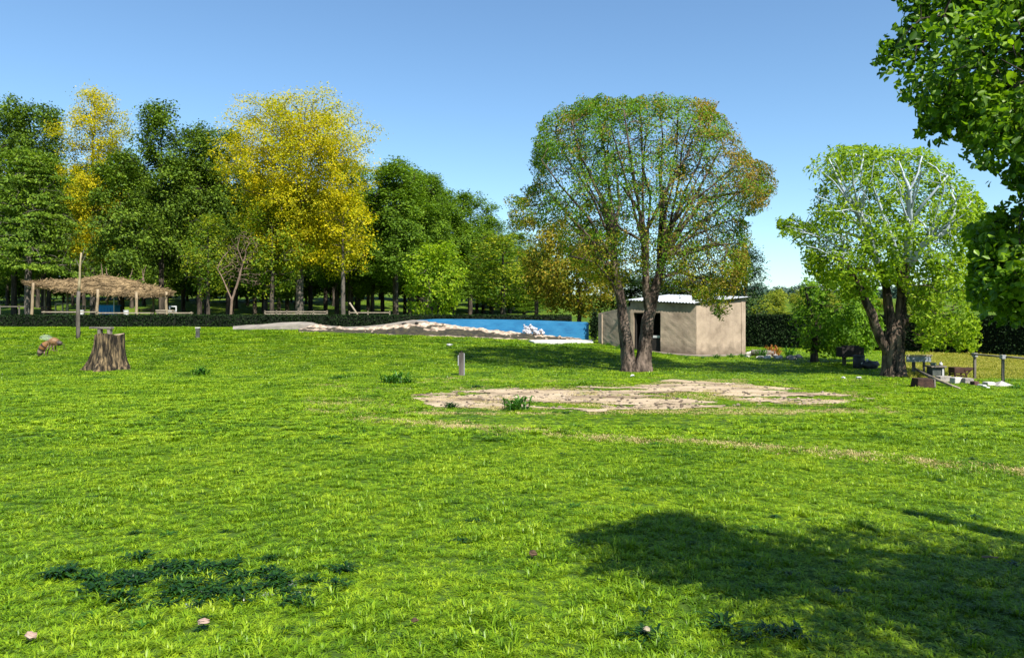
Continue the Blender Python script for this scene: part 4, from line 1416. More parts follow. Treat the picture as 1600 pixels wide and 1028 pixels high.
# ------------------------------------------------------------ pool bank, rim, blue wall
ridge = [(466, 514), (480, 509), (500, 507), (540, 512), (570, 511), (600, 508), (625, 504), (645, 501), (668, 502), (700, 506), (730, 510), (770, 515), (810, 519), (850, 523), (885, 527), (905, 530), (921, 532)]
foot = [(466, 519), (480, 521), (500, 522), (540, 523), (570, 524), (600, 525), (625, 527), (645, 528), (668, 528), (700, 528), (730, 529), (770, 530), (810, 531), (850, 532), (885, 533), (905, 534), (921, 535)]
def make_bank():
    xs = np.linspace(466, 921, 190)
    rz_ = np.interp(xs, [a for a, _ in ridge], [b for _, b in ridge])
    ft = np.interp(xs, [a for a, _ in foot], [b for _, b in foot])
    V, tint = [], []
    nv = 22
    for i, px in enumerate(xs):
        d0, d1 = 34.4, 36.4
        for j in range(nv + 1):
            t = j / nv
            if t <= .8:
                q = t / .8
                d = d0 + (d1 - d0) * q
                py = ft[i] + (rz_[i] - ft[i]) * (q ** .8)
                p = P(px, py, d)
                n1 = noise.fractal(V_((p.x * 2.2, p.y * 3, 4)), 1, 2, 4)
                p.z += .09 * n1 * min(1, q * 5)
                if j == 0: p.z = hgt(p.x, p.y) - .05
            else:
                q = (t - .8) / .2
                p = P(px, rz_[i], d1)
                p.y += q * .8
                p.z -= q * .5
            V.append(tuple(p))
            nn = noise.fractal(V_((p.x * 1.0, p.y * 2.0, 8)), 1, 2, 4)
            dark = 1 if (.07 < t < .52 + .3 * nn and nn > -.6) else 0
            tint.append(dark)
    V = np.array(V)
    W = nv + 1
    i = np.array([a * W + b for a in range(len(xs) - 1) for b in range(nv)])
    F = np.stack([i, i + W, i + W + 1, i + 1], 1)
    me = np_mesh('earth_bank', V, F, 4, False)
    a = me.attributes.new('wet', 'FLOAT', 'POINT')
    a.data.foreach_set('value', np.array(tint, np.float32))
    m, nt, b = nodes_of('earth_bank')
    N, L = nt.nodes, nt.links
    at = N.new('ShaderNodeAttribute'); at.attribute_name = 'wet'
    g = N.new('ShaderNodeNewGeometry')
    n1 = N.new('ShaderNodeTexNoise'); n1.inputs['Scale'].default_value = 5; n1.inputs['Detail'].default_value = 8
    L.new(g.outputs['Position'], n1.inputs[0])
    ra = N.new('ShaderNodeValToRGB'); ra.color_ramp.elements[0].position = .35; ra.color_ramp.elements[1].position = .6
    ra.color_ramp.elements[0].color = (.13, .09, .06, 1); ra.color_ramp.elements[1].color = (.46, .36, .27, 1)
    rb = N.new('ShaderNodeValToRGB'); rb.color_ramp.elements[0].position = .35; rb.color_ramp.elements[1].position = .65
    rb.color_ramp.elements[0].color = (.006, .005, .004, 1); rb.color_ramp.elements[1].color = (.042, .036, .014, 1)
    L.new(n1.outputs[0], ra.inputs[0]); L.new(n1.outputs[0], rb.inputs[0])
    mx = N.new('ShaderNodeMix'); mx.data_type = 'RGBA'
    L.new(at.outputs['Fac'], mx.inputs[0]); L.new(ra.outputs[0], mx.inputs[6]); L.new(rb.outputs[0], mx.inputs[7])
    L.new(mx.outputs[2], b.inputs['Base Color']); b.inputs['Roughness'].default_value = .95
    bp = N.new('ShaderNodeBump'); bp.inputs['Distance'].default_value = .08; bp.inputs['Strength'].default_value = .8
    L.new(n1.outputs[0], bp.inputs['Height']); L.new(bp.outputs[0], b.inputs['Normal'])
    tag(link('earth_bank', me, m), 'sandy earth bank with a dark mossy foot before the blue pool wall', kind='structure')
make_bank()
RIM = surf('pale_rim', (.14, .125, .11), (.28, .25, .21), 2.5, .9, .4, 18)
rimp = [(364, 511), (385, 509), (410, 508), (440, 505), (470, 504), (488, 505), (498, 508), (515, 510), (540, 512), (570, 511), (600, 508), (625, 504), (645, 501), (668, 502)]
fr_ = [P(x, y + 3.4 if x < 490 else y + .8, 36.1) for x, y in rimp]
bk_ = [P(x, y - 1.2, 37.0) for x, y in rimp]
tag(ribbon('pool_rim', fr_, bk_, .22, RIM), 'pale curving concrete rim running left from the earth bank', 'pool rim')
BLUE = surf('blue_pool_paint', (0.012, 0.10, 0.23), (0.03, 0.17, 0.33), 1.6, .6, .2, 8, stretch=(1, 1, 3), c3=(0.016, 0.145, 0.30))
top = [(640, 500.5), (680, 498.5), (720, 498.5), (760, 499), (800, 499.5), (840, 500.5), (880, 502), (920, 503.5)]
pw = empty('pool_wall', GD(780, 37.3), 'long blue painted pool wall behind the sandy bank', 'pool wall')
for k in range(len(top) - 1):
    (xa, ya), (xb, yb) = top[k], top[k + 1]
    a, b = P(xa, ya, 37.2 - .07 * k), P(xb, yb, 37.2 - .07 * (k + 1))
    a2_, b2_ = V_((a.x, a.y, hgt(a.x, a.y) - .3)), V_((b.x, b.y, hgt(b.x, b.y) - .3))
    o_ = V_((0, .22, 0))
    q = [a2_, b2_, b, a, a2_ + o_, b2_ + o_, b + o_, a + o_]
    q = [v - Vector(pw.location) for v in q]
    MB().add(q, [(0, 1, 2, 3), (5, 4, 7, 6), (3, 2, 6, 7), (0, 3, 7, 4), (1, 5, 6, 2)]).build('wall_panel', BLUE, pw)
sl = [(826, 534), (860, 533), (925, 533.5), (927, 537), (860, 538), (835, 537)]
mb = MB()
gp = [G(x, y) for x, y in sl]
top_ = [p + V_((0, 0, .07)) for p in gp]
bot_ = [p - V_((0, 0, .1)) for p in gp]
n = len(gp)
mb.add(top_ + bot_, [tuple(range(n - 1, -1, -1))] + [(i, (i + 1) % n, n + (i + 1) % n, n + i) for i in range(n)])
tag(mb.build('concrete_slab', surf('pale_slab', (.34, .35, .32), (.50, .50, .47), 3, .85, .2)), 'thin whitish slab at the foot of the pool wall', 'slab')
# white rubble heap on the bank and black stones
STW = surf('white_stone', (.30, .29, .31), (.58, .57, .60), 6, .8, .4)
STB = surf('black_stone', (.012, .011, .010), (.03, .028, .025), 6, .9, .4)
STG = surf('grey_stone', (.14, .125, .11), (.34, .31, .28), 5, .95, .7)
def stone_mesh(seed, amp=.5):
    return MB().blob((0, 0, 0), (1, .8, .62), seed, amp, 12, 8).mesh('stone', False)
smesh = [stone_mesh(i * 3.7, .7) for i in range(4)]
def stone(p, s, mat, label, group, name='stone', cat='stone'):
    m = smesh[random.randrange(4)]
    if mat.name + str(id(m)) not in MATS:
        mm = m.copy(); mm.materials.append(mat); MATS[mat.name + str(id(m))] = mm
    o = link(name, MATS[mat.name + str(id(m))], None)
    o.location = p; o.scale = (s[0], s[1], s[2])
    o.rotation_euler = (random.uniform(-.3, .3), random.uniform(-.3, .3), random.uniform(0, 6))
    return tag(o, label, cat, group)
random.seed(3)
for i, (px, py, s) in enumerate([(820, 517, .13), (826, 519, .15), (831, 516, .12), (836, 519, .14), (821, 511, .09), (829, 511, .10), (840, 520, .13), (845, 517, .12), (825, 514, .13), (833, 513, .11), (838, 514, .08), (848, 520, .10), (829, 508, .06), (819, 508, .05)]):
    stone(P(px, py, 36.0 + .04 * (i % 3)), (s, s, s * 1.15), STW, 'whitish lump of rubble in the heap before the blue wall', 'white rubble heap on the bank')
stone(P(632, 506.5, 36.0), (.14, .1, .12), STB, 'black rounded stone left on the sandy bank crest', None)
stone(P(651, 505.5, 36.0), (.13, .1, .11), STB, 'black rounded stone right on the sandy bank crest', None)
stone(P(662, 507, 36.0), (.12, .1, .08), STW, 'small whitish stone beside the two black ones on the bank', None)
for i in range(26):
    px = random.uniform(560, 900)
    t = random.uniform(.3, .9)
    py = np.interp(px, [a for a, _ in ridge], [b for _, b in ridge]) * t + np.interp(px, [a for a, _ in foot], [b for _, b in foot]) * (1 - t)
    stone(P(px, py + .4, 34.4 + 2 * t), (random.uniform(.05, .13),) * 3, surf('tan_stone', (.22, .16, .11), (.5, .4, .3), 6, .9, .5), 'brown clod lying on the sandy bank', 'clods on the bank', 'clod', 'clod')

# ------------------------------------------------------------ thatched shelter
sh = empty('thatched_shelter', GD(155, 47), 'open shelter with a ragged brown brush roof on wooden posts', 'shelter')
s0 = Vector(sh.location)
for px, ty, d in [(52, 447, 44.4), (153, 457, 44.3), (213, 461, 44.3), (260, 461, 44.5), (105, 450, 48.6), (168, 452, 49), (240, 458, 48.8), (70, 446, 48.5)]:
    g = GD(px - (3 if px in (52, 153) else 0), d)
    MB().rod(g - s0 - V_((0, 0, .2)), P(px, ty - 5, d) - s0, .095 if d < 46 else .08, .075 if d < 46 else .06, 8, .02, 4).build('post', WOOD, sh, True)
THATCH = surf('brush_thatch', (.06, .040, .018), (.26, .185, .095), 3, .95, .4, 12, island=.45)
# roof surface: front eave, ridge, back eave across px
rx = [44, 60, 85, 110, 135, 160, 185, 210, 235, 255, 266]
fe = [(442, 447), (446, 449), (451, 452), (455, 455), (455, 455), (458, 457), (460, 459), (462, 460), (462, 460), (461, 460), (459, 458)]   # front eave row
rg = [441, 439, 438, 437, 434, 430, 433, 439, 446, 452, 455]
def roofpt(u, v):
    px = np.interp(u, np.linspace(0, 1, len(rx)), rx)
    e0 = np.interp(px, rx, [a for a, _ in fe])
    r0 = np.interp(px, rx, rg)
    f, rr, bk = P(px, e0, 44.6), P(px, r0, 47.0), P(px, e0 + 2, 49.4)
    bk.z = f.z + .1
    return f.lerp(rr, v * 2) if v < .5 else rr.lerp(bk, v * 2 - 1)
vs, fs = [], []
nu, nv = 44, 10
for s in (0, 1):
    for j in range(nv + 1):
        for i in range(nu + 1):
            p = roofpt(i / nu, j / nv)
            k_ = noise.noise(V_((p.x * 1.3, p.y * 1.3, s * 4)))
            vs.append(p - s0 + V_((0, 0, .06 * k_ - s * (.10 + .05 * k_))))
W = nu + 1; m_ = W * (nv + 1)
for j in range(nv):
    for i in range(nu):
        k_ = j * W + i
        fs.append((k_, k_ + 1, k_ + 1 + W, k_ + W)); fs.append((m_ + k_ + W, m_ + k_ + 1 + W, m_ + k_ + 1, m_ + k_))
for i in range(nu):
    fs.append((i + 1, i, m_ + i, m_ + i + 1)); fs.append((nv * W + i, nv * W + i + 1, m_ + nv * W + i + 1, m_ + nv * W + i))
for j in range(nv):
    fs.append((j * W, (j + 1) * W, m_ + (j + 1) * W, m_ + j * W)); fs.append(((j + 1) * W + nu, j * W + nu, m_ + j * W + nu, m_ + (j + 1) * W + nu))
MB().add(vs, fs).build('roof', THATCH, sh)
mb = MB()
random.seed(12)
for i in range(2300):
    u, v = random.random(), random.random() * .62
    if random.random() < .3: v = random.uniform(-.02, .05)
    p = roofpt(u, max(0, v))
    dr = V_((random.gauss(0, 1.0), random.gauss(0, .55), 0))
    up_ = roofpt(u, min(.5, max(0, v) + .05)) - roofpt(u, max(0, v) if v < .45 else .4)
    if random.random() < .6: dr = up_.normalized() * random.choice((-1, 1)) + V_((random.gauss(0, .7), 0, 0))
    dr = dr.normalized(); dr.z += random.gauss(0, .12)
    L_ = random.uniform(.3, 1.0)
    p = p - s0 + V_((0, 0, random.uniform(-.10, .07)))
    mb.rod(p - dr * L_ / 2, p + dr * L_ / 2 + V_((0, 0, random.gauss(0, .03))), random.uniform(.012, .03), .008, 3)
tag(mb.build('brush', THATCH, sh), kind='stuff')
for (x0, y0, x1, y1, d) in [(160, 432, 158, 412, 47), (168, 430, 165, 418, 47), (225, 440, 222, 420, 46.6), (222, 438, 228, 416, 46.6), (203, 434, 207, 420, 47)]:
    MB().rod(P(x0, y0, d) - s0, P(x1, y1, d) - s0, .035, .012, 5, .03, 3).build('bare_twig', TWIG, sh)
MB().rod(P(44, 449, 45.1) - s0, P(262, 462, 45.3) - s0, .07, .06, 7, .03, 8).build('beam', WOOD, sh)

# slender sapling standing before the hedge
g = G(122, 529)
sap = empty('bare_sapling', g, 'slender bare sapling trunk before the hedge in front of the shelter', 'sapling')
D = g.y
MB().rod((0, 0, -.1), P(123, 455, D) - g, .09, .07, 8, .02, 5).build('trunk', BARK_GREY, sap, True)
MB().rod(P(123, 456, D) - g, P(127, 395, D) - g, .06, .03, 6, .02, 5).build('stem', surf('pale_stem', (.2, .16, .09), (.34, .28, .17), 5, .9, .3), sap, True)
for a in ((126, 415, 134, 397), (126, 422, 118, 404), (127, 405, 132, 388)):
    MB().rod(P(a[0], a[1], D) - g, P(a[2], a[3], D) - g, .022, .008, 5, .01, 2).build('twig', BARK_GREY, sap)

# things under and beside the shelter
def frame_thing(name, label, cat, px0, px1, y0, y1, d, mat, rails, posts, r=.03, group=None, depth=0.0):
    g = GD((px0 + px1) / 2, d)
    e = empty(name, g, label, cat, group)
    for px in posts:
        b = GD(px, d)
        MB().box((b + P(px, y0, d)) / 2 - g, (r * 2, r * 2, abs(P(px, y0, d).z - b.z) + .06)).build('leg', mat, e)
    for py in rails:
        a, b = P(px0, py, d), P(px1, py, d)
        MB().box((a + b) / 2 - g, ((b - a).length, r * 2 + depth, r * 1.8)).build('plank', mat, e)
    return e
PALE = surf('pale_wood', (.17, .14, .10), (.32, .27, .20), 5, .9, .4, island=.15)
frame_thing('wooden_bench', 'long pale wooden bench at the left front of the shelter', 'bench', 68, 152, 487, 491, 43.4, PALE, [487.5], (69, 96, 124, 151), .035, 'pale wooden benches', .3)
frame_thing('wooden_bench', 'long pale wooden bench at the right front of the shelter', 'bench', 156, 238, 489, 491, 43.3, PALE, [489], (158, 185, 212, 237), .035, 'pale wooden benches', .3)
frame_thing('wooden_bench', 'pale bench with backrest right of the shelter', 'bench', 244, 272, 485, 491, 43.8, PALE, [485, 488.5], (246, 258, 270), .035, 'pale wooden benches', .1)
frame_thing('wooden_bench', 'low pale bench to the right of the white chair', 'bench', 274, 300, 488, 491, 43.5, PALE, [489], (275, 299), .035, 'pale wooden benches', .3)
frame_thing('railing', 'pale wooden railing frame inside the left of the shelter', 'railing', 86, 112, 474, 491, 46.5, PALE, [474.5], (87, 98, 106), .035)
frame_thing('railing', 'thin grey rail at the far left beside the shelter', 'railing', -40, 46, 478, 491, 46, WOODG, [479], (-30, 0, 30, 45), .03)
frame_thing('railing', 'pale low rail fence behind the hedge under the large yellow tree', 'railing', 413, 512, 486, 491, 42.6, PALE, [487, 490.5], (414, 432, 448, 466, 490, 511), .03)
frame_thing('railing', 'pale low rail frame with a leaning pole behind the hedge', 'railing', 545, 610, 487, 491, 42.6, PALE, [488.5], (546, 575, 609), .03)
po = empty('leaning_pole', GD(572, 42.8), 'pale pole leaning diagonally on the low rail behind the hedge', 'pole')
MB().rod(P(546, 473, 42.8) - Vector(po.location), V_((.05, 0, -.05)), .05, .05, 7, .01, 3).build('pole_shaft', PALE, po, True)
# blue tank
BT = surf('blue_plastic', (.006, .16, .42), (.012, .22, .52), 2, .5, .1)
g = GD(170, 47)
tk = empty('blue_tank', g, 'rectangular blue tank standing under the shelter', 'tank')
a, b = P(157, 491, 47), P(183, 478, 47)
ctr = (a + b) / 2 - g
MB().box(V_((0, 0, (b.z - g.z) / 2)), (b.x - a.x, .8, b.z - g.z)).build('tank_body', BT, tk, bevel=.03)
for q in range(6):
    MB().box(V_((-.5 + q * .2, -.42, (b.z - g.z) / 2)), (.06, .04, (b.z - g.z) * .86)).build('rib', BT, tk)
MB().box(V_((0, 0, b.z - g.z + .02)), (b.x - a.x + .08, .88, .05)).build('rim', BT, tk, bevel=.01)
MB().rod(GD(178, 46.2) - g - V_((0, 0, .1)), P(178, 458, 46.2) - g, .035, .03, 6).build('pipe', surf('pale_pipe', (.4, .42, .42), (.5, .52, .52), 4, .6, 0), tk)
for px, py, lab in ((127, 485, 'small white bucket beside the sapling trunk under the shelter'), (197, 485, 'small white bucket right of the blue tank')):
    g = GD(px, 44.2)
    e = empty('bucket', g, lab, 'bucket', 'white buckets')
    h_ = P(px, py, 44.2).z - g.z
    MB().rod((0, 0, 0), (0, 0, h_), .11, .15, 12).build('pail', WHITE, e, False)
    MB().rod((0, 0, h_), (0, 0, h_ + .02), .16, .16, 12).build('rim', WHITE, e)
g = GD(268, 45)
e = empty('chair', g, 'white chair with an open backrest right of the shelter', 'chair')
hz = P(268, 478, 45).z - g.z
for sx in (-.2, .2):
    MB().box((sx, .18, hz / 2), (.06, .05, hz)).build('leg', WHITE, e)
    MB().box((sx, -.2, (hz - .35) / 2), (.05, .05, hz - .35)).build('leg', WHITE, e)
MB().box((0, -.01, hz - .33), (.46, .44, .04)).build('seat', WHITE, e)
MB().box((0, .18, hz - .03), (.34, .045, .08)).build('backrest', WHITE, e)
# table with brown top in the shelter
frame_thing('picnic_table', 'dark brown table inside the left part of the shelter', 'table', 66, 80, 480, 491, 47.5, surf('brown_wood', (.08, .045, .03), (.16, .09, .06), 4, .9, .3), [480, 484], (67, 79), .04, None, .6)
frame_thing('picnic_table', 'small grey table in the middle of the shelter', 'table', 130, 143, 478, 491, 46.5, WOODG, [479], (131, 142), .035, None, .6)
frame_thing('picnic_table', 'dark reddish table behind the right shelter posts', 'table', 216, 238, 483, 491, 46.5, surf('brown_wood', (.08, .045, .03), (.16, .09, .06), 4, .9, .3), [484], (218, 236), .035, None, .6)

# ------------------------------------------------------------ tree stump with a little bench on it
def make_stump():
    g = G(169, 577)
    D = g.y
    k = D / FPX
    e = empty('tree_stump', g, 'tall grey brown tree stump with flared roots', 'stump')
    nu, nv = 72, 26
    H = 55 * k
    vs, fs = [], []
    for j in range(nv + 1):
        t = j / nv
        r = (21.5 + 11.5 * (1 - t) ** 3.2) * k
        for i in range(nu):
            a = 2 * math.pi * i / nu
            fl = (1 - t) ** 2
            lobes = .16 * fl * math.cos(a * 5 + 1.2) + .1 * fl * math.cos(a * 8 + .4)
            fur = .17 * max(0, 1 - 3.2 * abs(noise.noise(V_((math.cos(a) * 3.4, math.sin(a) * 3.4, t * .8))))) + .05 * noise.noise(V_((math.cos(a) * 4, math.sin(a) * 4, t * 2.2))) + .03 * noise.noise(V_((math.cos(a) * 14, math.sin(a) * 14, t * 5)))
            rr = r * (1 + lobes - .6 * fur + (.25 * fl if math.cos(a - math.pi) > .8 else 0))
            z = -.06 + (H + .06) * t + (.03 * math.sin(a * 3) + .03 * noise.noise(V_((math.cos(a) * 3, math.sin(a) * 3, 0)))) * t
            vs.append((rr * math.cos(a) + (t * 3 * k), rr * math.sin(a), z))
    for j in range(nv):
        for i in range(nu):
            fs.append((j * nu + i, j * nu + (i + 1) % nu, (j + 1) * nu + (i + 1) % nu, (j + 1) * nu + i))
    MB().add(vs, fs).build('bark', surf('stump_bark', (.010, .007, .004), (.19, .135, .07), 11, .95, 1.0, 26, c3=(.06, .044, .025), stretch=(1, 1, .16), dist=.05), e)
    rp = [n for n in MATS['stump_bark'].node_tree.nodes if n.type == 'VALTORGB'][0].color_ramp
    rp.elements[0].position, rp.elements[-1].position = .42, .60
    topv = [V_(v) for v in vs[nv * nu:]]
    c = sum(topv, V_((0, 0, 0))) / nu
    tv = []
    for q in (1.0, .66, .33):
        for v in topv:
            p = c.lerp(v, q * .985)
            tv.append(V_((p.x, p.y, p.z - .02 + (.02 * noise.noise(p * 9)))))
    tv.append(c - V_((0, 0, .02)))
    f2 = []
    for r_ in range(2):
        for i in range(nu):
            f2.append((r_ * nu + i, r_ * nu + (i + 1) % nu, (r_ + 1) * nu + (i + 1) % nu, (r_ + 1) * nu + i))
    for i in range(nu):
        f2.append((2 * nu + i, 2 * nu + (i + 1) % nu, 3 * nu))
    MB().add(tv, f2).build('cut_top', surf('cut_wood', (.16, .12, .08), (.34, .27, .19), 6, .9, .5), e)
    bz = g + c
    b = empty('small_bench', bz + V_((-13 * k, 0, -.03)), 'little weathered plank bench standing on top of the stump', 'bench')
    MB().box((0, 0, 11 * k), (34 * k, .2, 3 * k), Matrix.Rotation(R(.8), 3, 'Y')).build('seat', WOODG, b, bevel=.008)
    for x in (-2.5, 12.5):
        MB().box((x * k, 0, 4.6 * k), (4.5 * k, .16, 10 * k)).build('leg', WOODG, b, bevel=.006)
make_stump()

# ------------------------------------------------------------ posts on the lawn
g = G(721, 587)
k = g.y / FPX
e = empty('marker_post', g, 'grey weathered square post with a metal strip standing on the lawn', 'post')
MB().box((0, 0, 17 * k), (8 * k, 8 * k, 37 * k), None, .93).build('post_body', surf('post_wood', (.03, .025, .022), (.13, .11, .095), 7, .9, .8, 25, stretch=(1, 1, .2)), e, bevel=.01)
MB().box((-4.6 * k, -.02, 24 * k), (1.6 * k, .09, 16 * k)).build('metal_strip', surf('zinc', (.18, .18, .185), (.30, .30, .31), 5, .5, .2), e)
MB().box((4.5 * k, -.02, 18 * k), (1.2 * k, .1, 34 * k)).build('edge_strip', surf('zinc', (.18, .18, .185), (.30, .30, .31), 5, .5, .2), e)
MB().rod((0, 0, 35 * k), (0, 0, 38.5 * k), .035, .03, 8).build('bolt', DARKIN, e)
g = G(309, 528)
k = g.y / FPX
e = empty('short_post', g, 'short dark post with a pale cap below the hedge', 'post')
MB().box((0, 0, 6 * k), (5 * k, 5 * k, 17 * k)).build('post_body', surf('dark_post', (.03, .03, .028), (.10, .10, .09), 6, .9, .4), e, bevel=.01)
MB().box((0, 0, 15.5 * k), (6.2 * k, 6.2 * k, 2.2 * k)).build('post_cap', CONC, e, bevel=.008)
g = G(58, 511)
k = g.y / FPX
e = empty('short_post', g, 'short yellowish post standing against the hedge at far left', 'post')
MB().rod((0, 0, -.1), (0, 0, 15 * k), 2.4 * k, 1.8 * k, 8, .01, 3).build('post_body', surf('yellow_post', (.20, .19, .05), (.34, .31, .10), 6, .9, .4), e, True)
MB().rod((0, 0, 15 * k), (0, 0, 15.6 * k), 2.0 * k, 1.9 * k, 8).build('post_cap', CONC, e)

# ------------------------------------------------------------ right side: fence, junk, stones
f0 = empty('rail_fence', GD(1540, 20.5), 'grey post and rail fence at the right edge before the yellow field', 'fence')
w0 = Vector(f0.location)
for px, ty, by in ((1523, 555, 592), (1567, 558, 599), (1625, 562, 604)):
    g = G(px, by)
    MB().box((g + P(px, ty, g.y)) / 2 - w0, (.058, .058, P(px, ty, g.y).z - g.z + .1)).build('post', WOODG, f0, bevel=.006)
gA, gB, gC_ = G(1523, 592).y, G(1567, 599).y, G(1625, 604).y
for (xa, ya, da, xb, yb, db) in ((1517, 553.5, gA + .1, 1567, 557.5, gB + .02), (1567.5, 557.5, gB - .02, 1640, 563, gC_)):
    a, b = P(xa, ya, da), P(xb, yb, db)
    MB().rod(a - w0, b - w0, .026, .026, 7, .008, 4).build('rail', WOODG, f0, True)
for px in (1523, 1567):
    gg = G(px, 592 if px == 1523 else 599)
    MB().box(P(px, 554.5 if px == 1523 else 557.5, gg.y - .03) - w0, (.10, .12, .10)).build('bracket', surf('zinc', (.18, .18, .185), (.30, .30, .31), 5, .5, .2), f0)
f1 = empty('board_rail', GD(1436, 22.5), 'grey blue board on thin posts right of the pale branched tree', 'fence')
w0 = Vector(f1.location)
a, b = P(1414, 560, 22.6), P(1457, 562, 22.3)
MB().box((a + b) / 2 - w0, ((b - a).length, .05, 9 * 22.4 / FPX)).build('board', surf('blue_grey', (.14, .17, .20), (.26, .29, .32), 4, .7, .3), f1, bevel=.006)
MB().box((a + b) / 2 - w0 + V_((0, 0, .11)), ((b - a).length + .06, .09, .035)).build('top_rail', PALE, f1)
for px, wd in ((1429, .08), (1445, .05)):
    g = GD(px, 22.5)
    MB().box(V_((g.x, 22.55, (g.z + P(px, 560, 22.5).z) / 2)) - w0, (wd, .06, P(px, 560, 22.5).z - g.z + .1)).build('post', WOODG, f1)
# wood block
g = G(1443, 606)
k = g.y / FPX
e = empty('wood_block', g, 'squat dark reddish brown block of wood lying on the lawn', 'block')
MB().box((-2 * k, 0, 7.6 * k), (27 * k, .34, 15.5 * k), None, .86).build('block', surf('red_brown', (.016, .008, .006), (.06, .03, .02), 6, .9, .7, 24), e, bevel=.015)
MB().box((13.5 * k, .02, 7.2 * k), (3 * k, .30, 14 * k), None, .9).build('pale_end', WOODG, e, bevel=.01)
# plank pole
a, b = P(1444, 580, 21.2), G(1499, 609)
pl = empty('lying_pole', b, 'pale bent pole lying over the wood block to the ground', 'pole')
mid = P(1456, 590, 18.9)
g2 = P(1430, 576, 22.3)
MB().rod(g2 - b, mid - b, .035, .045, 7, .01, 4).build('bark_end', BARK_GREY, pl, True)
MB().rod(mid - b, V_((0, 0, .03)), .045, .03, 7, .01, 4).build('pale_end', PALE, pl, True)
# crate table
g = GD(1462, 20.9)
k = g.y / FPX
e = empty('old_crate', g, 'dark crate with a pale lid and upright white strip', 'crate')
MB().box((0, 0, 8 * k), (19 * k, .3, 16 * k)).build('crate_body', surf('dark_green_grey', (.03, .04, .035), (.09, .10, .09), 5, .8, .3), e, bevel=.008)
MB().box((-1 * k, 0, 17.3 * k), (24 * k, .42, 2.2 * k)).build('lid', WOODG, e, bevel=.005)
MB().box((6 * k, -.165, 8 * k), (2.4 * k, .02, 15 * k)).build('strip', WHITE, e)
g3 = V_((g.x + 8 * k, g.y, g.z + 18.4 * k))
e = empty('white_jug', g3, 'small white jug on the crate lid', 'jug')
MB().rod((0, 0, 0), (0, 0, 4.5 * k), .05, .04, 10).build('jug_body', WHITE, e, True)
MB().rod((0, 0, 4.5 * k), (0, 0, 6 * k), .02, .02, 8).build('spout', WHITE, e, True)
e = empty('grey_pot', V_((g.x - 4 * k, g.y, g.z + 18.4 * k)), 'dull green pot on the crate lid', 'pot')
MB().rod((0, 0, 0), (0, 0, 4 * k), .07, .08, 12).build('pot_body', surf('dull_green', (.06, .09, .06), (.12, .16, .12), 5, .8, .2), e, True)
MB().rod((0, 0, 4 * k), (0, 0, 4.6 * k), .088, .088, 12).build('rim', surf('dull_green', (.06, .09, .06), (.12, .16, .12), 5, .8, .2), e, True)
# broken chair
RB = surf('rusty_brown', (.025, .011, .007), (.07, .033, .02), 6, .85, .5)
g = GD(1499, 20.3)
k = g.y / FPX
e = empty('broken_chair', g, 'tipped rusty brown chair with its seat slanting outward', 'chair')
MB().box((-4 * k, 0, 14.5 * k), (17 * k, .30, 9 * k)).build('backrest', RB, e, bevel=.006)
MB().box((10 * k, 0, 15.5 * k), (16 * k, .30, 3 * k), Matrix.Rotation(R(-14), 3, 'Y')).build('seat', RB, e, bevel=.006)
for xa, za, xb, zb in ((-11, 11, -11, 0), (-10, 8, 4, 5.5), (5, 13, 8, 0), (14, 16, 6, 7)):
    for sy in (-.12, .12):
        MB().rod((xa * k, sy, za * k), (xb * k, sy, zb * k), .022, .02, 6).build('leg', RB, e)
# low stone edging blocks
BRK = surf('dull_brick', (.05, .025, .02), (.11, .06, .05), 6, .9, .5)
blk = [(1474, 598, 22, 11, STG, 'long low grey brown stone block left under the rusty chair'), (1495, 600, 17, 11, CONC, 'grey concrete block under the rusty chair'),
       (1512, 601, 14, 11, STG, 'upright grey stone block right of the rusty chair'), (1523, 603, 9, 8, BRK, 'dull red brick beside the fence post'),
       (1534, 605, 7, 5, WHITE, 'small white stone left of the larger pale block'), (1545, 603, 14, 7, CONC, 'pale block in front of the fence'), (1541, 607, 6, 4, WHITE, 'small white stone at the foot of the pale block')]
for i, (px, by, w_, h_, mt, lab) in enumerate(blk):
    g = G(px, by)
    k = g.y / FPX
    o = MB().box((0, 0, h_ * k / 2 - .01), (w_ * k, .22, h_ * k), Matrix.Rotation(random.uniform(-.2, .2), 3, 'Z'), .9).build('stone_block' if mt is not BRK else 'brick', mt, None, bevel=.02)
    o.location = g
    tag(o, lab, 'stone block' if mt is not BRK else 'brick', 'blocks along the fence foot')
# white peaked sheet
g = G(1568, 604)
k = g.y / FPX
mb = MB()
vs = [(-15, -.1, 0), (16, -.12, 0), (14, .3, 2), (-14, .28, 1), (-1, .05, 8.5), (1.5, .12, 7)]
vs = [V_((a * k, b, c * k)) for a, b, c in vs]
mb.add(vs + [v - V_((0, 0, .02)) for v in vs], [(0, 1, 4), (1, 2, 5), (1, 5, 4), (2, 3, 5), (3, 4, 5), (3, 0, 4), (6, 10, 7), (7, 11, 8), (7, 10, 11), (8, 11, 9), (9, 11, 10), (9, 10, 6), (0, 6, 7, 1), (1, 7, 8, 2), (2, 8, 9, 3), (3, 9, 6, 0)])
o = mb.build('plastic_sheet', surf('pale_sheet', (.22, .21, .19), (.38, .36, .34), 4, .7, .3))
o.location = g
tag(o, 'crumpled whitish sheet peaked around the fence post foot', 'sheet')
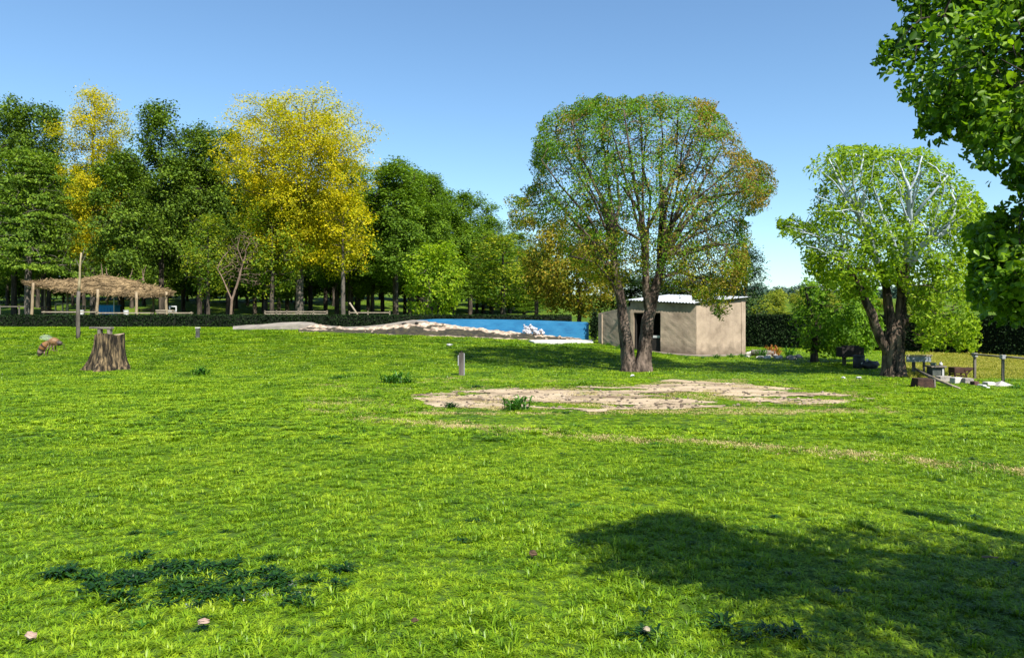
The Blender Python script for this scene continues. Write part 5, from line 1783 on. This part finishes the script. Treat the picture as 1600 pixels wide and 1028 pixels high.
# dark box on posts and dark crate left of the ash tree
g = GD(1328, 25.5)
k = g.y / FPX
e = empty('dark_trough', g, 'dark boxy trough raised on posts in the shade beside the ash trunk', 'trough')
zt_ = P(1328, 542, 25.5).z - g.z
MB().box((0, 0, zt_ - 8 * k), (34 * k, .5, 15 * k)).build('trough_body', DARKIN, e, bevel=.01)
MB().box((1 * k, 0, zt_ + .02), (20 * k, .4, .05)).build('lid', DARKIN, e)
for sx in (-9, 10):
    MB().box((sx * k, 0, (zt_ - 15 * k) / 2), (4 * k, .12, zt_ - 15 * k)).build('leg', surf('dark_leg', (.03, .035, .02), (.07, .07, .04), 6, .9, .3), e)
DKG = surf('dark_grey', (.02, .021, .024), (.06, .062, .066), 4, .7, .3)
g = GD(1342, 24.4)
k = g.y / FPX
e = empty('dark_drum', g, 'dark grey upright drum with pale spots below the trough', 'drum')
MB().rod((0, 0, 0), (0, 0, 19 * k), .19, .18, 18).build('drum_body', DKG, e, True)
MB().rod((0, 0, 19 * k), (0, 0, 20 * k), .2, .2, 18).build('rim', DKG, e)
MB().blob((1 * k, -.19, 8 * k), (.04, .02, .04), 1).build('patch', WHITE, e, True)
g = GD(1360, 24.2)
k = g.y / FPX
e = empty('dark_bundle', g, 'dark slumped bundle lying between the drum and the ash trunk', 'bundle')
MB().blob((0, 0, 6 * k), (12 * k, .25, 8 * k), 4, .5, 14, 10).build('bundle_cloth', DKG, e, True)
MB().rod((-9 * k, -.1, 11 * k), (-8 * k, -.15, 15 * k), .03, .04, 8).build('white_knob', WHITE, e, True)
# rubble right of the hut with log and reddish weeds
random.seed(17)
for i in range(24):
    px = random.uniform(1168, 1262)
    p = G(px, 556 + (px - 1168) * .07 + random.uniform(-2.5, 3))
    s = random.uniform(.08, .2)
    stone(p + V_((0, 0, s * .25)), (s, s, s * .8), random.choice((STG, STG, CONC, STB)), 'grey lump in the rubble strip right of the hut', 'rubble beside the hut')
g = G(1192, 557)
e = empty('log', g, 'dark grey log lying among the rubble beside the hut', 'log')
MB().rod((-.45, .1, .16), (.5, -.05, .13), .13, .12, 10, .01, 5).build('log_body', WOODG, e, True)
MB().rod((.5, -.05, .13), (.515, -.052, .13), .10, .10, 10).build('cut_end', PALE, e)

# ------------------------------------------------------------ weeds
WG = leafmat('weed_green', [(0.03, 0.09, 0.010), (0.05, 0.15, 0.012), (0.08, 0.20, 0.02)], trans=.3, rough=.4, spec=.25, nscale=2)
WD = leafmat('weed_dark', [(0.006, 0.026, 0.004), (0.018, 0.062, 0.006), (0.045, 0.12, 0.010)], trans=.25, rough=.30, spec=.35, nscale=3)
WR = leafmat('weed_red', [(0.25, 0.12, 0.03), (0.35, 0.10, 0.04), (0.30, 0.25, 0.04)], trans=.3, nscale=3)
def rosette(n, L, w, h, seed, flat=.5):
    r_ = np.random.default_rng(seed)
    V, F = [], []
    for i in range(n):
        a = r_.uniform(0, 6.28); l = L * r_.uniform(.5, 1.1); el = r_.uniform(.1, 1.25) * (1 - flat) + .15
        d = np.array([math.cos(a), math.sin(a), 0]); s = np.array([-math.sin(a), math.cos(a), 0])
        b0 = r_.normal(size=3) * [L * .22, L * .22, 0]
        k = len(V)
        seg = 5
        for q in range(seg + 1):
            t = q / seg
            p = b0 + d * l * t * math.cos(el) + np.array([0, 0, 1]) * (h * math.sin(el) * (1.6 * t - 1.15 * t * t) * (l / L) * 1.7)
            ww = w * math.sin(math.pi * (.08 + .9 * t)) * (1 + .2 * math.sin(q * 3 + i))
            V += [p - s * ww / 2 + [0, 0, ww * .22], p - [0, 0, 0.0], p + s * ww / 2 + [0, 0, ww * .22]]
        for q in range(seg):
            o = k + q * 3
            F += [(o, o + 1, o + 4, o + 3), (o + 1, o + 2, o + 5, o + 4)]
    return np_mesh('leaf_rosette', np.array(V), np.array(F), 4, True)
rm = [rosette(44, .22, .026, .15, s, .3) for s in range(5)]
def weed(px, py, s, mat, label, group, i=0, zs=1.0):
    key = 'ros%d%s' % (i % 5, mat.name)
    if key not in MATS:
        m = rm[i % 5].copy(); m.materials.append(mat); MATS[key] = m
    g = G(px, py)
    o = link('weed', MATS[key], None)
    o.location = g; o.scale = (s, s, s * zs); o.rotation_euler = (0, 0, i * 1.3)
    return tag(o, label, 'weed', group)
weed(315, 586, 1.7, WG, 'dark green leafy weed clump right of the stump', 'weed clumps on the lawn', 0, 1.2)
weed(303, 584, 1.1, WG, 'smaller leafy weed just left of the clump by the stump', 'weed clumps on the lawn', 1)
weed(606, 599, 1.5, WG, 'left part of the large weed clump left of the marker post', 'weed clumps on the lawn', 2, 1.4)
weed(620, 600, 1.7, WG, 'tallest middle rosette of the large weed clump left of the marker post', 'weed clumps on the lawn', 3, 1.8)
weed(637, 600, 1.3, WG, 'right rosette of the large weed clump left of the marker post', 'weed clumps on the lawn', 0, 1.1)
weed(530, 592, 1.1, WG, 'flat dark weed left of the large weed clump', 'weed clumps on the lawn', 1, .7)
weed(798, 641, 1.2, WG, 'left bright weed tuft on the sandy patch edge', 'weed clumps on the lawn', 2, 1.7)
weed(812, 640, 1.4, WG, 'right bright weed tuft on the sandy patch edge', 'weed clumps on the lawn', 3, 1.8)
weed(705, 637, 1.1, WD, 'low dark weed at the left end of the sandy patch', 'weed clumps on the lawn', 0, .8)
weed(745, 606, 1.0, WD, 'low dark weed behind the sandy patch near the marker post', 'weed clumps on the lawn', 1, .6)
weed(1240, 596, 1.0, WG, 'flat green weed behind the right end of the sandy patch', 'weed clumps on the lawn', 2, .6)
weed(1586, 608, 1.0, WG, 'green weed beside the crumpled sheet at the right edge', 'weed clumps on the lawn', 3, .9)
for i, px in enumerate((1205, 1212, 1232, 1190)):
    weed(px, 556 + i, 1.6, WR if i < 2 else WG, ('reddish weed growing in the rubble beside the hut' if i < 2 else 'green weed growing in the rubble beside the hut'), 'weeds in the rubble', i, 2.4)
for i, (px, py) in enumerate([(950, 541), (968, 545), (1046, 556), (1072, 560), (1098, 561), (1120, 560), (1142, 559), (1160, 558)]):
    weed(px, py, random.uniform(.7, 1.2), WG, 'small green weed growing at the foot of the hut wall', 'weeds at the hut wall foot', i, 1.3)
random.seed(23)
n_w = 0
WP = leafmat('weed_glint', [(0.06, 0.08, 0.05), (0.20, 0.24, 0.19), (0.30, 0.33, 0.29)], trans=.15, rough=.35, spec=.4, nscale=3)  # pale leaf colour paints the bright highlights on the dark weeds
for px, py in [(random.gauss(330, 110), random.gauss(915, 19)) for _ in range(95)]:
    s = random.uniform(.3, .75)
    weed(max(90, min(535, px)), max(878, min(950, py)), s, WD, 'glossy dark green broadleaf weed in the dark patch at lower left', 'dark weeds in the lower left patch', n_w, .75)
    n_w += 1
for px, py in [(random.gauss(355, 70), random.gauss(918, 12)) for _ in range(22)]:
    weed(px, py, random.uniform(.2, .34), WP, 'weed with leaf highlights painted pale grey inside the dark weed patch', 'painted leaf glints in the lower left patch', n_w, .5)
    n_w += 1
for px, py in [(1130, 985), (1165, 1000), (1200, 995), (1240, 1000), (1010, 1003)]:
    weed(px, py, random.uniform(.5, .75), WD, 'dark broadleaf weed in the shade at lower right', 'weeds in the lower right shade', n_w, .8)
    n_w += 1
random.seed(29)
for i in range(150):
    px, py = random.uniform(0, 1600), 600 + 400 * random.random() ** 1.2
    if 600 < py < 640 and 640 < px < 1350: continue
    weed(px, py, random.uniform(.22, .5) * (1.3 if py < 700 else 1), random.choice((WG, WD)), 'small low weed scattered in the lawn', 'small weeds scattered in the lawn', i, .6)

# ------------------------------------------------------------ litter on the lawn
PINK = surf('pinkish_paper', (.22, .14, .11), (.36, .26, .21), 5, .8, .3)
def chip(px, py, w_, h_, mat, label, name='stone', cat='stone'):
    g = G(px, py)
    k = g.y / FPX
    o = MB().blob((0, 0, 0), (w_ * k / 2, w_ * k / 2.5, h_ * k / 2), px, .6, 10, 7).build(name, mat)
    o.location = g + V_((0, 0, h_ * k * .2 + .045))
    return tag(o, label, cat)
chip(48, 1008, 17, 12, PINK, 'pinkish stone at the bottom left corner')
chip(318, 990, 17, 8, PINK, 'flat pinkish chip at the bottom, right of the corner stone')
chip(1010, 1003, 11, 8, PALE, 'white scrap lying in the lower shade edge', 'paper_scrap', 'scrap')
chip(648, 986, 10, 7, surf('brown_leaf', (.04, .025, .015), (.09, .055, .03), 6, .9, .3), 'brown dead leaf at bottom middle', 'dead_leaf', 'leaf')
chip(833, 876, 14, 9, surf('brown_leaf', (.04, .025, .015), (.09, .055, .03), 6, .9, .3), 'brown dead leaf in the lawn above the shade', 'dead_leaf', 'leaf')
for px, py, w_, lab in ((1342, 593, 9, 'left white scrap on the lawn before the ash tree'), (1318, 593, 6, 'tiny white scrap left of the other one before the ash tree'), (988, 590, 7, 'white scrap at the foot of the two trunked tree'),
                        (702, 541, 9, 'whitish flat scrap on the lawn before the bank')):
    chip(px, py, w_, 3, WHITE, lab, 'paper_scrap', 'scrap')
a, b = G(1534, 883), G(1560, 887)
st = MB().rod((0, 0, .05), b - a + V_((0, 0, .06)), .008, .006, 6, .004, 4).build('stick', TWIG)
st.location = a
tag(st, 'thin pinkish stick lying in the shade at lower right', 'stick')

# ------------------------------------------------------------ honey bee hovering close to the lens
def make_bee():
    d = .36
    k = d / FPX
    o = P(76, 543, d)
    e = empty('honey_bee', o, 'brown and amber striped honey bee hovering over the lawn left of the stump', 'bee')
    def q(px, py): return V_(((px - 76) * k, 0, (543 - py) * k))
    sp = [(60.5, 557, .6), (61.5, 554, 3.2), (63.5, 549.5, 4.6), (66.5, 544, 5.4), (70, 539.5, 5.6), (74, 536.5, 4.2), (77, 535, 3.4), (80, 534, 5.4), (84.5, 533.6, 6.4), (88.5, 534.4, 5.2), (90.6, 535.4, 3.0), (92.5, 536.3, 3.9), (94.6, 537.4, 3.8), (96, 538.6, 1.2)]
    fine = []
    for i in range(len(sp) - 1):
        for j in range(4):
            t = j / 4
            fine.append(tuple(sp[i][c] + (sp[i + 1][c] - sp[i][c]) * t for c in range(3)))
    fine.append(sp[-1])
    nu = 16
    vs, fs = [], []
    for i, (x, y, r) in enumerate(fine):
        c = q(x, y)
        a, b = fine[max(0, i - 1)], fine[min(len(fine) - 1, i + 1)]
        t = (q(b[0], b[1]) - q(a[0], a[1])).normalized()
        u = V_((0, 1, 0)); w = t.cross(u)
        for j in range(nu):
            an = 2 * math.pi * j / nu
            vs.append(c + (u * math.cos(an) + w * math.sin(an)) * r * k)
    for i in range(len(fine) - 1):
        for j in range(nu):
            fs.append((i * nu + j, i * nu + (j + 1) % nu, (i + 1) * nu + (j + 1) % nu, (i + 1) * nu + j))
    fs += [tuple(range(nu - 1, -1, -1)), tuple(range((len(fine) - 1) * nu, len(fine) * nu))]
    me = MB().add(vs, fs).mesh('body', True)
    at = me.color_attributes.new('tint', 'FLOAT_COLOR', 'POINT')
    col = []
    for i in range(len(fine)):
        s = i / 4
        if s < 5:
            c = (.018, .011, .009) if (i % 5) in (0, 1) else ((.24, .16, .12) if s < 3 else (.19, .085, .022))
        elif s < 9.6: c = (.17, .09, .035)
        else: c = (.06, .04, .035)
        col += [(*c, 1)] * nu
    at.data.foreach_set('color', np.array(col, np.float32).ravel())
    m, nt, b = nodes_of('bee_body')
    an = nt.nodes.new('ShaderNodeAttribute'); an.attribute_name = 'tint'
    nt.links.new(an.outputs['Color'], b.inputs['Base Color'])
    b.inputs['Roughness'].default_value = .6
    link('body', me, m, e)
    hr = MB()
    rr = random.Random(4)
    for i in range(750):
        s = rr.uniform(6.6, 10)
        f = fine[int(s * 4)]
        an_ = rr.uniform(0, 6.28)
        v = V_((rr.gauss(0, .4), math.cos(an_), math.sin(an_))).normalized()
        p = q(f[0], f[1]) + v * f[2] * k * .9
        hr.rod(p, p + v * k * rr.uniform(1.2, 2.2), .10 * k, .02 * k, 3)
    tag(hr.build('fuzz', surf('bee_fuzz', (.20, .10, .03), (.34, .22, .11), 900, .8, 0), e), kind='stuff')
    bl = surf('bee_dark', (.02, .015, .015), (.05, .035, .03), 900, .3, 0)
    for sy in (-1, 1):
        MB().blob(q(93.6, 536.6) + V_((0, sy * 2.9 * k, 0)), (1.7 * k, 1.5 * k, 2.8 * k), 0, 0, 12, 8).build('eye', bl, e, True)
        c0 = q(96, 537) + V_((0, sy * 1.2 * k, 0))
        c1 = q(99, 538) + V_((0, sy * 1.8 * k, 0))
        c2 = q(101.5, 548) + V_((0, sy * 2.4 * k, 0))
        MB().rod(c0, c1, .3 * k, .3 * k, 5).rod(c1, c2, .3 * k, .25 * k, 5).build('antenna', bl, e)
        for (xa, ya, xb, yb, xc, yc) in ((86, 539, 84, 546, 88, 549), (82, 539, 79, 545, 83, 548), (78, 539, 72, 549, 71, 557)):
            pa, pb, pc = (q(xa, ya) + V_((0, sy * 2.5 * k, 0)), q(xb, yb) + V_((0, sy * 4 * k, 0)), q(xc, yc) + V_((0, sy * 3.4 * k, 0)))
            MB().rod(pa, pb, .8 * k, .9 * k, 6).rod(pb, pc, 1.1 * k if xa == 78 else .7 * k, .45 * k, 6).build('leg', surf('bee_leg', (.07, .04, .025), (.18, .11, .08), 900, .6, 0), e, True)
        w_ = [(83, 528), (78, 524), (70, 522.5), (64, 525), (63, 529), (68, 531), (76, 531.5), (82, 530.5)]
        vv = [q(x, y) + V_((0, sy * (1.5 + .45 * i_) * k, 0)) for i_, (x, y) in enumerate(w_[:5] + w_[5:])]
        n_ = len(vv)
        mw = MB().add(vv + [v + V_((0, .15 * k, 0)) for v in vv], [tuple(range(n_)), tuple(range(2 * n_ - 1, n_ - 1, -1))] + [(i, n_ + i, n_ + (i + 1) % n_, (i + 1) % n_) for i in range(n_)])
        wm, nt, b = nodes_of('bee_wing')
        b.inputs['Base Color'].default_value = (.8, .85, .85, 1)
        b.inputs['Alpha'].default_value = .05
        b.inputs['Roughness'].default_value = .2
        mw.build('wing', wm, e)
make_bee()
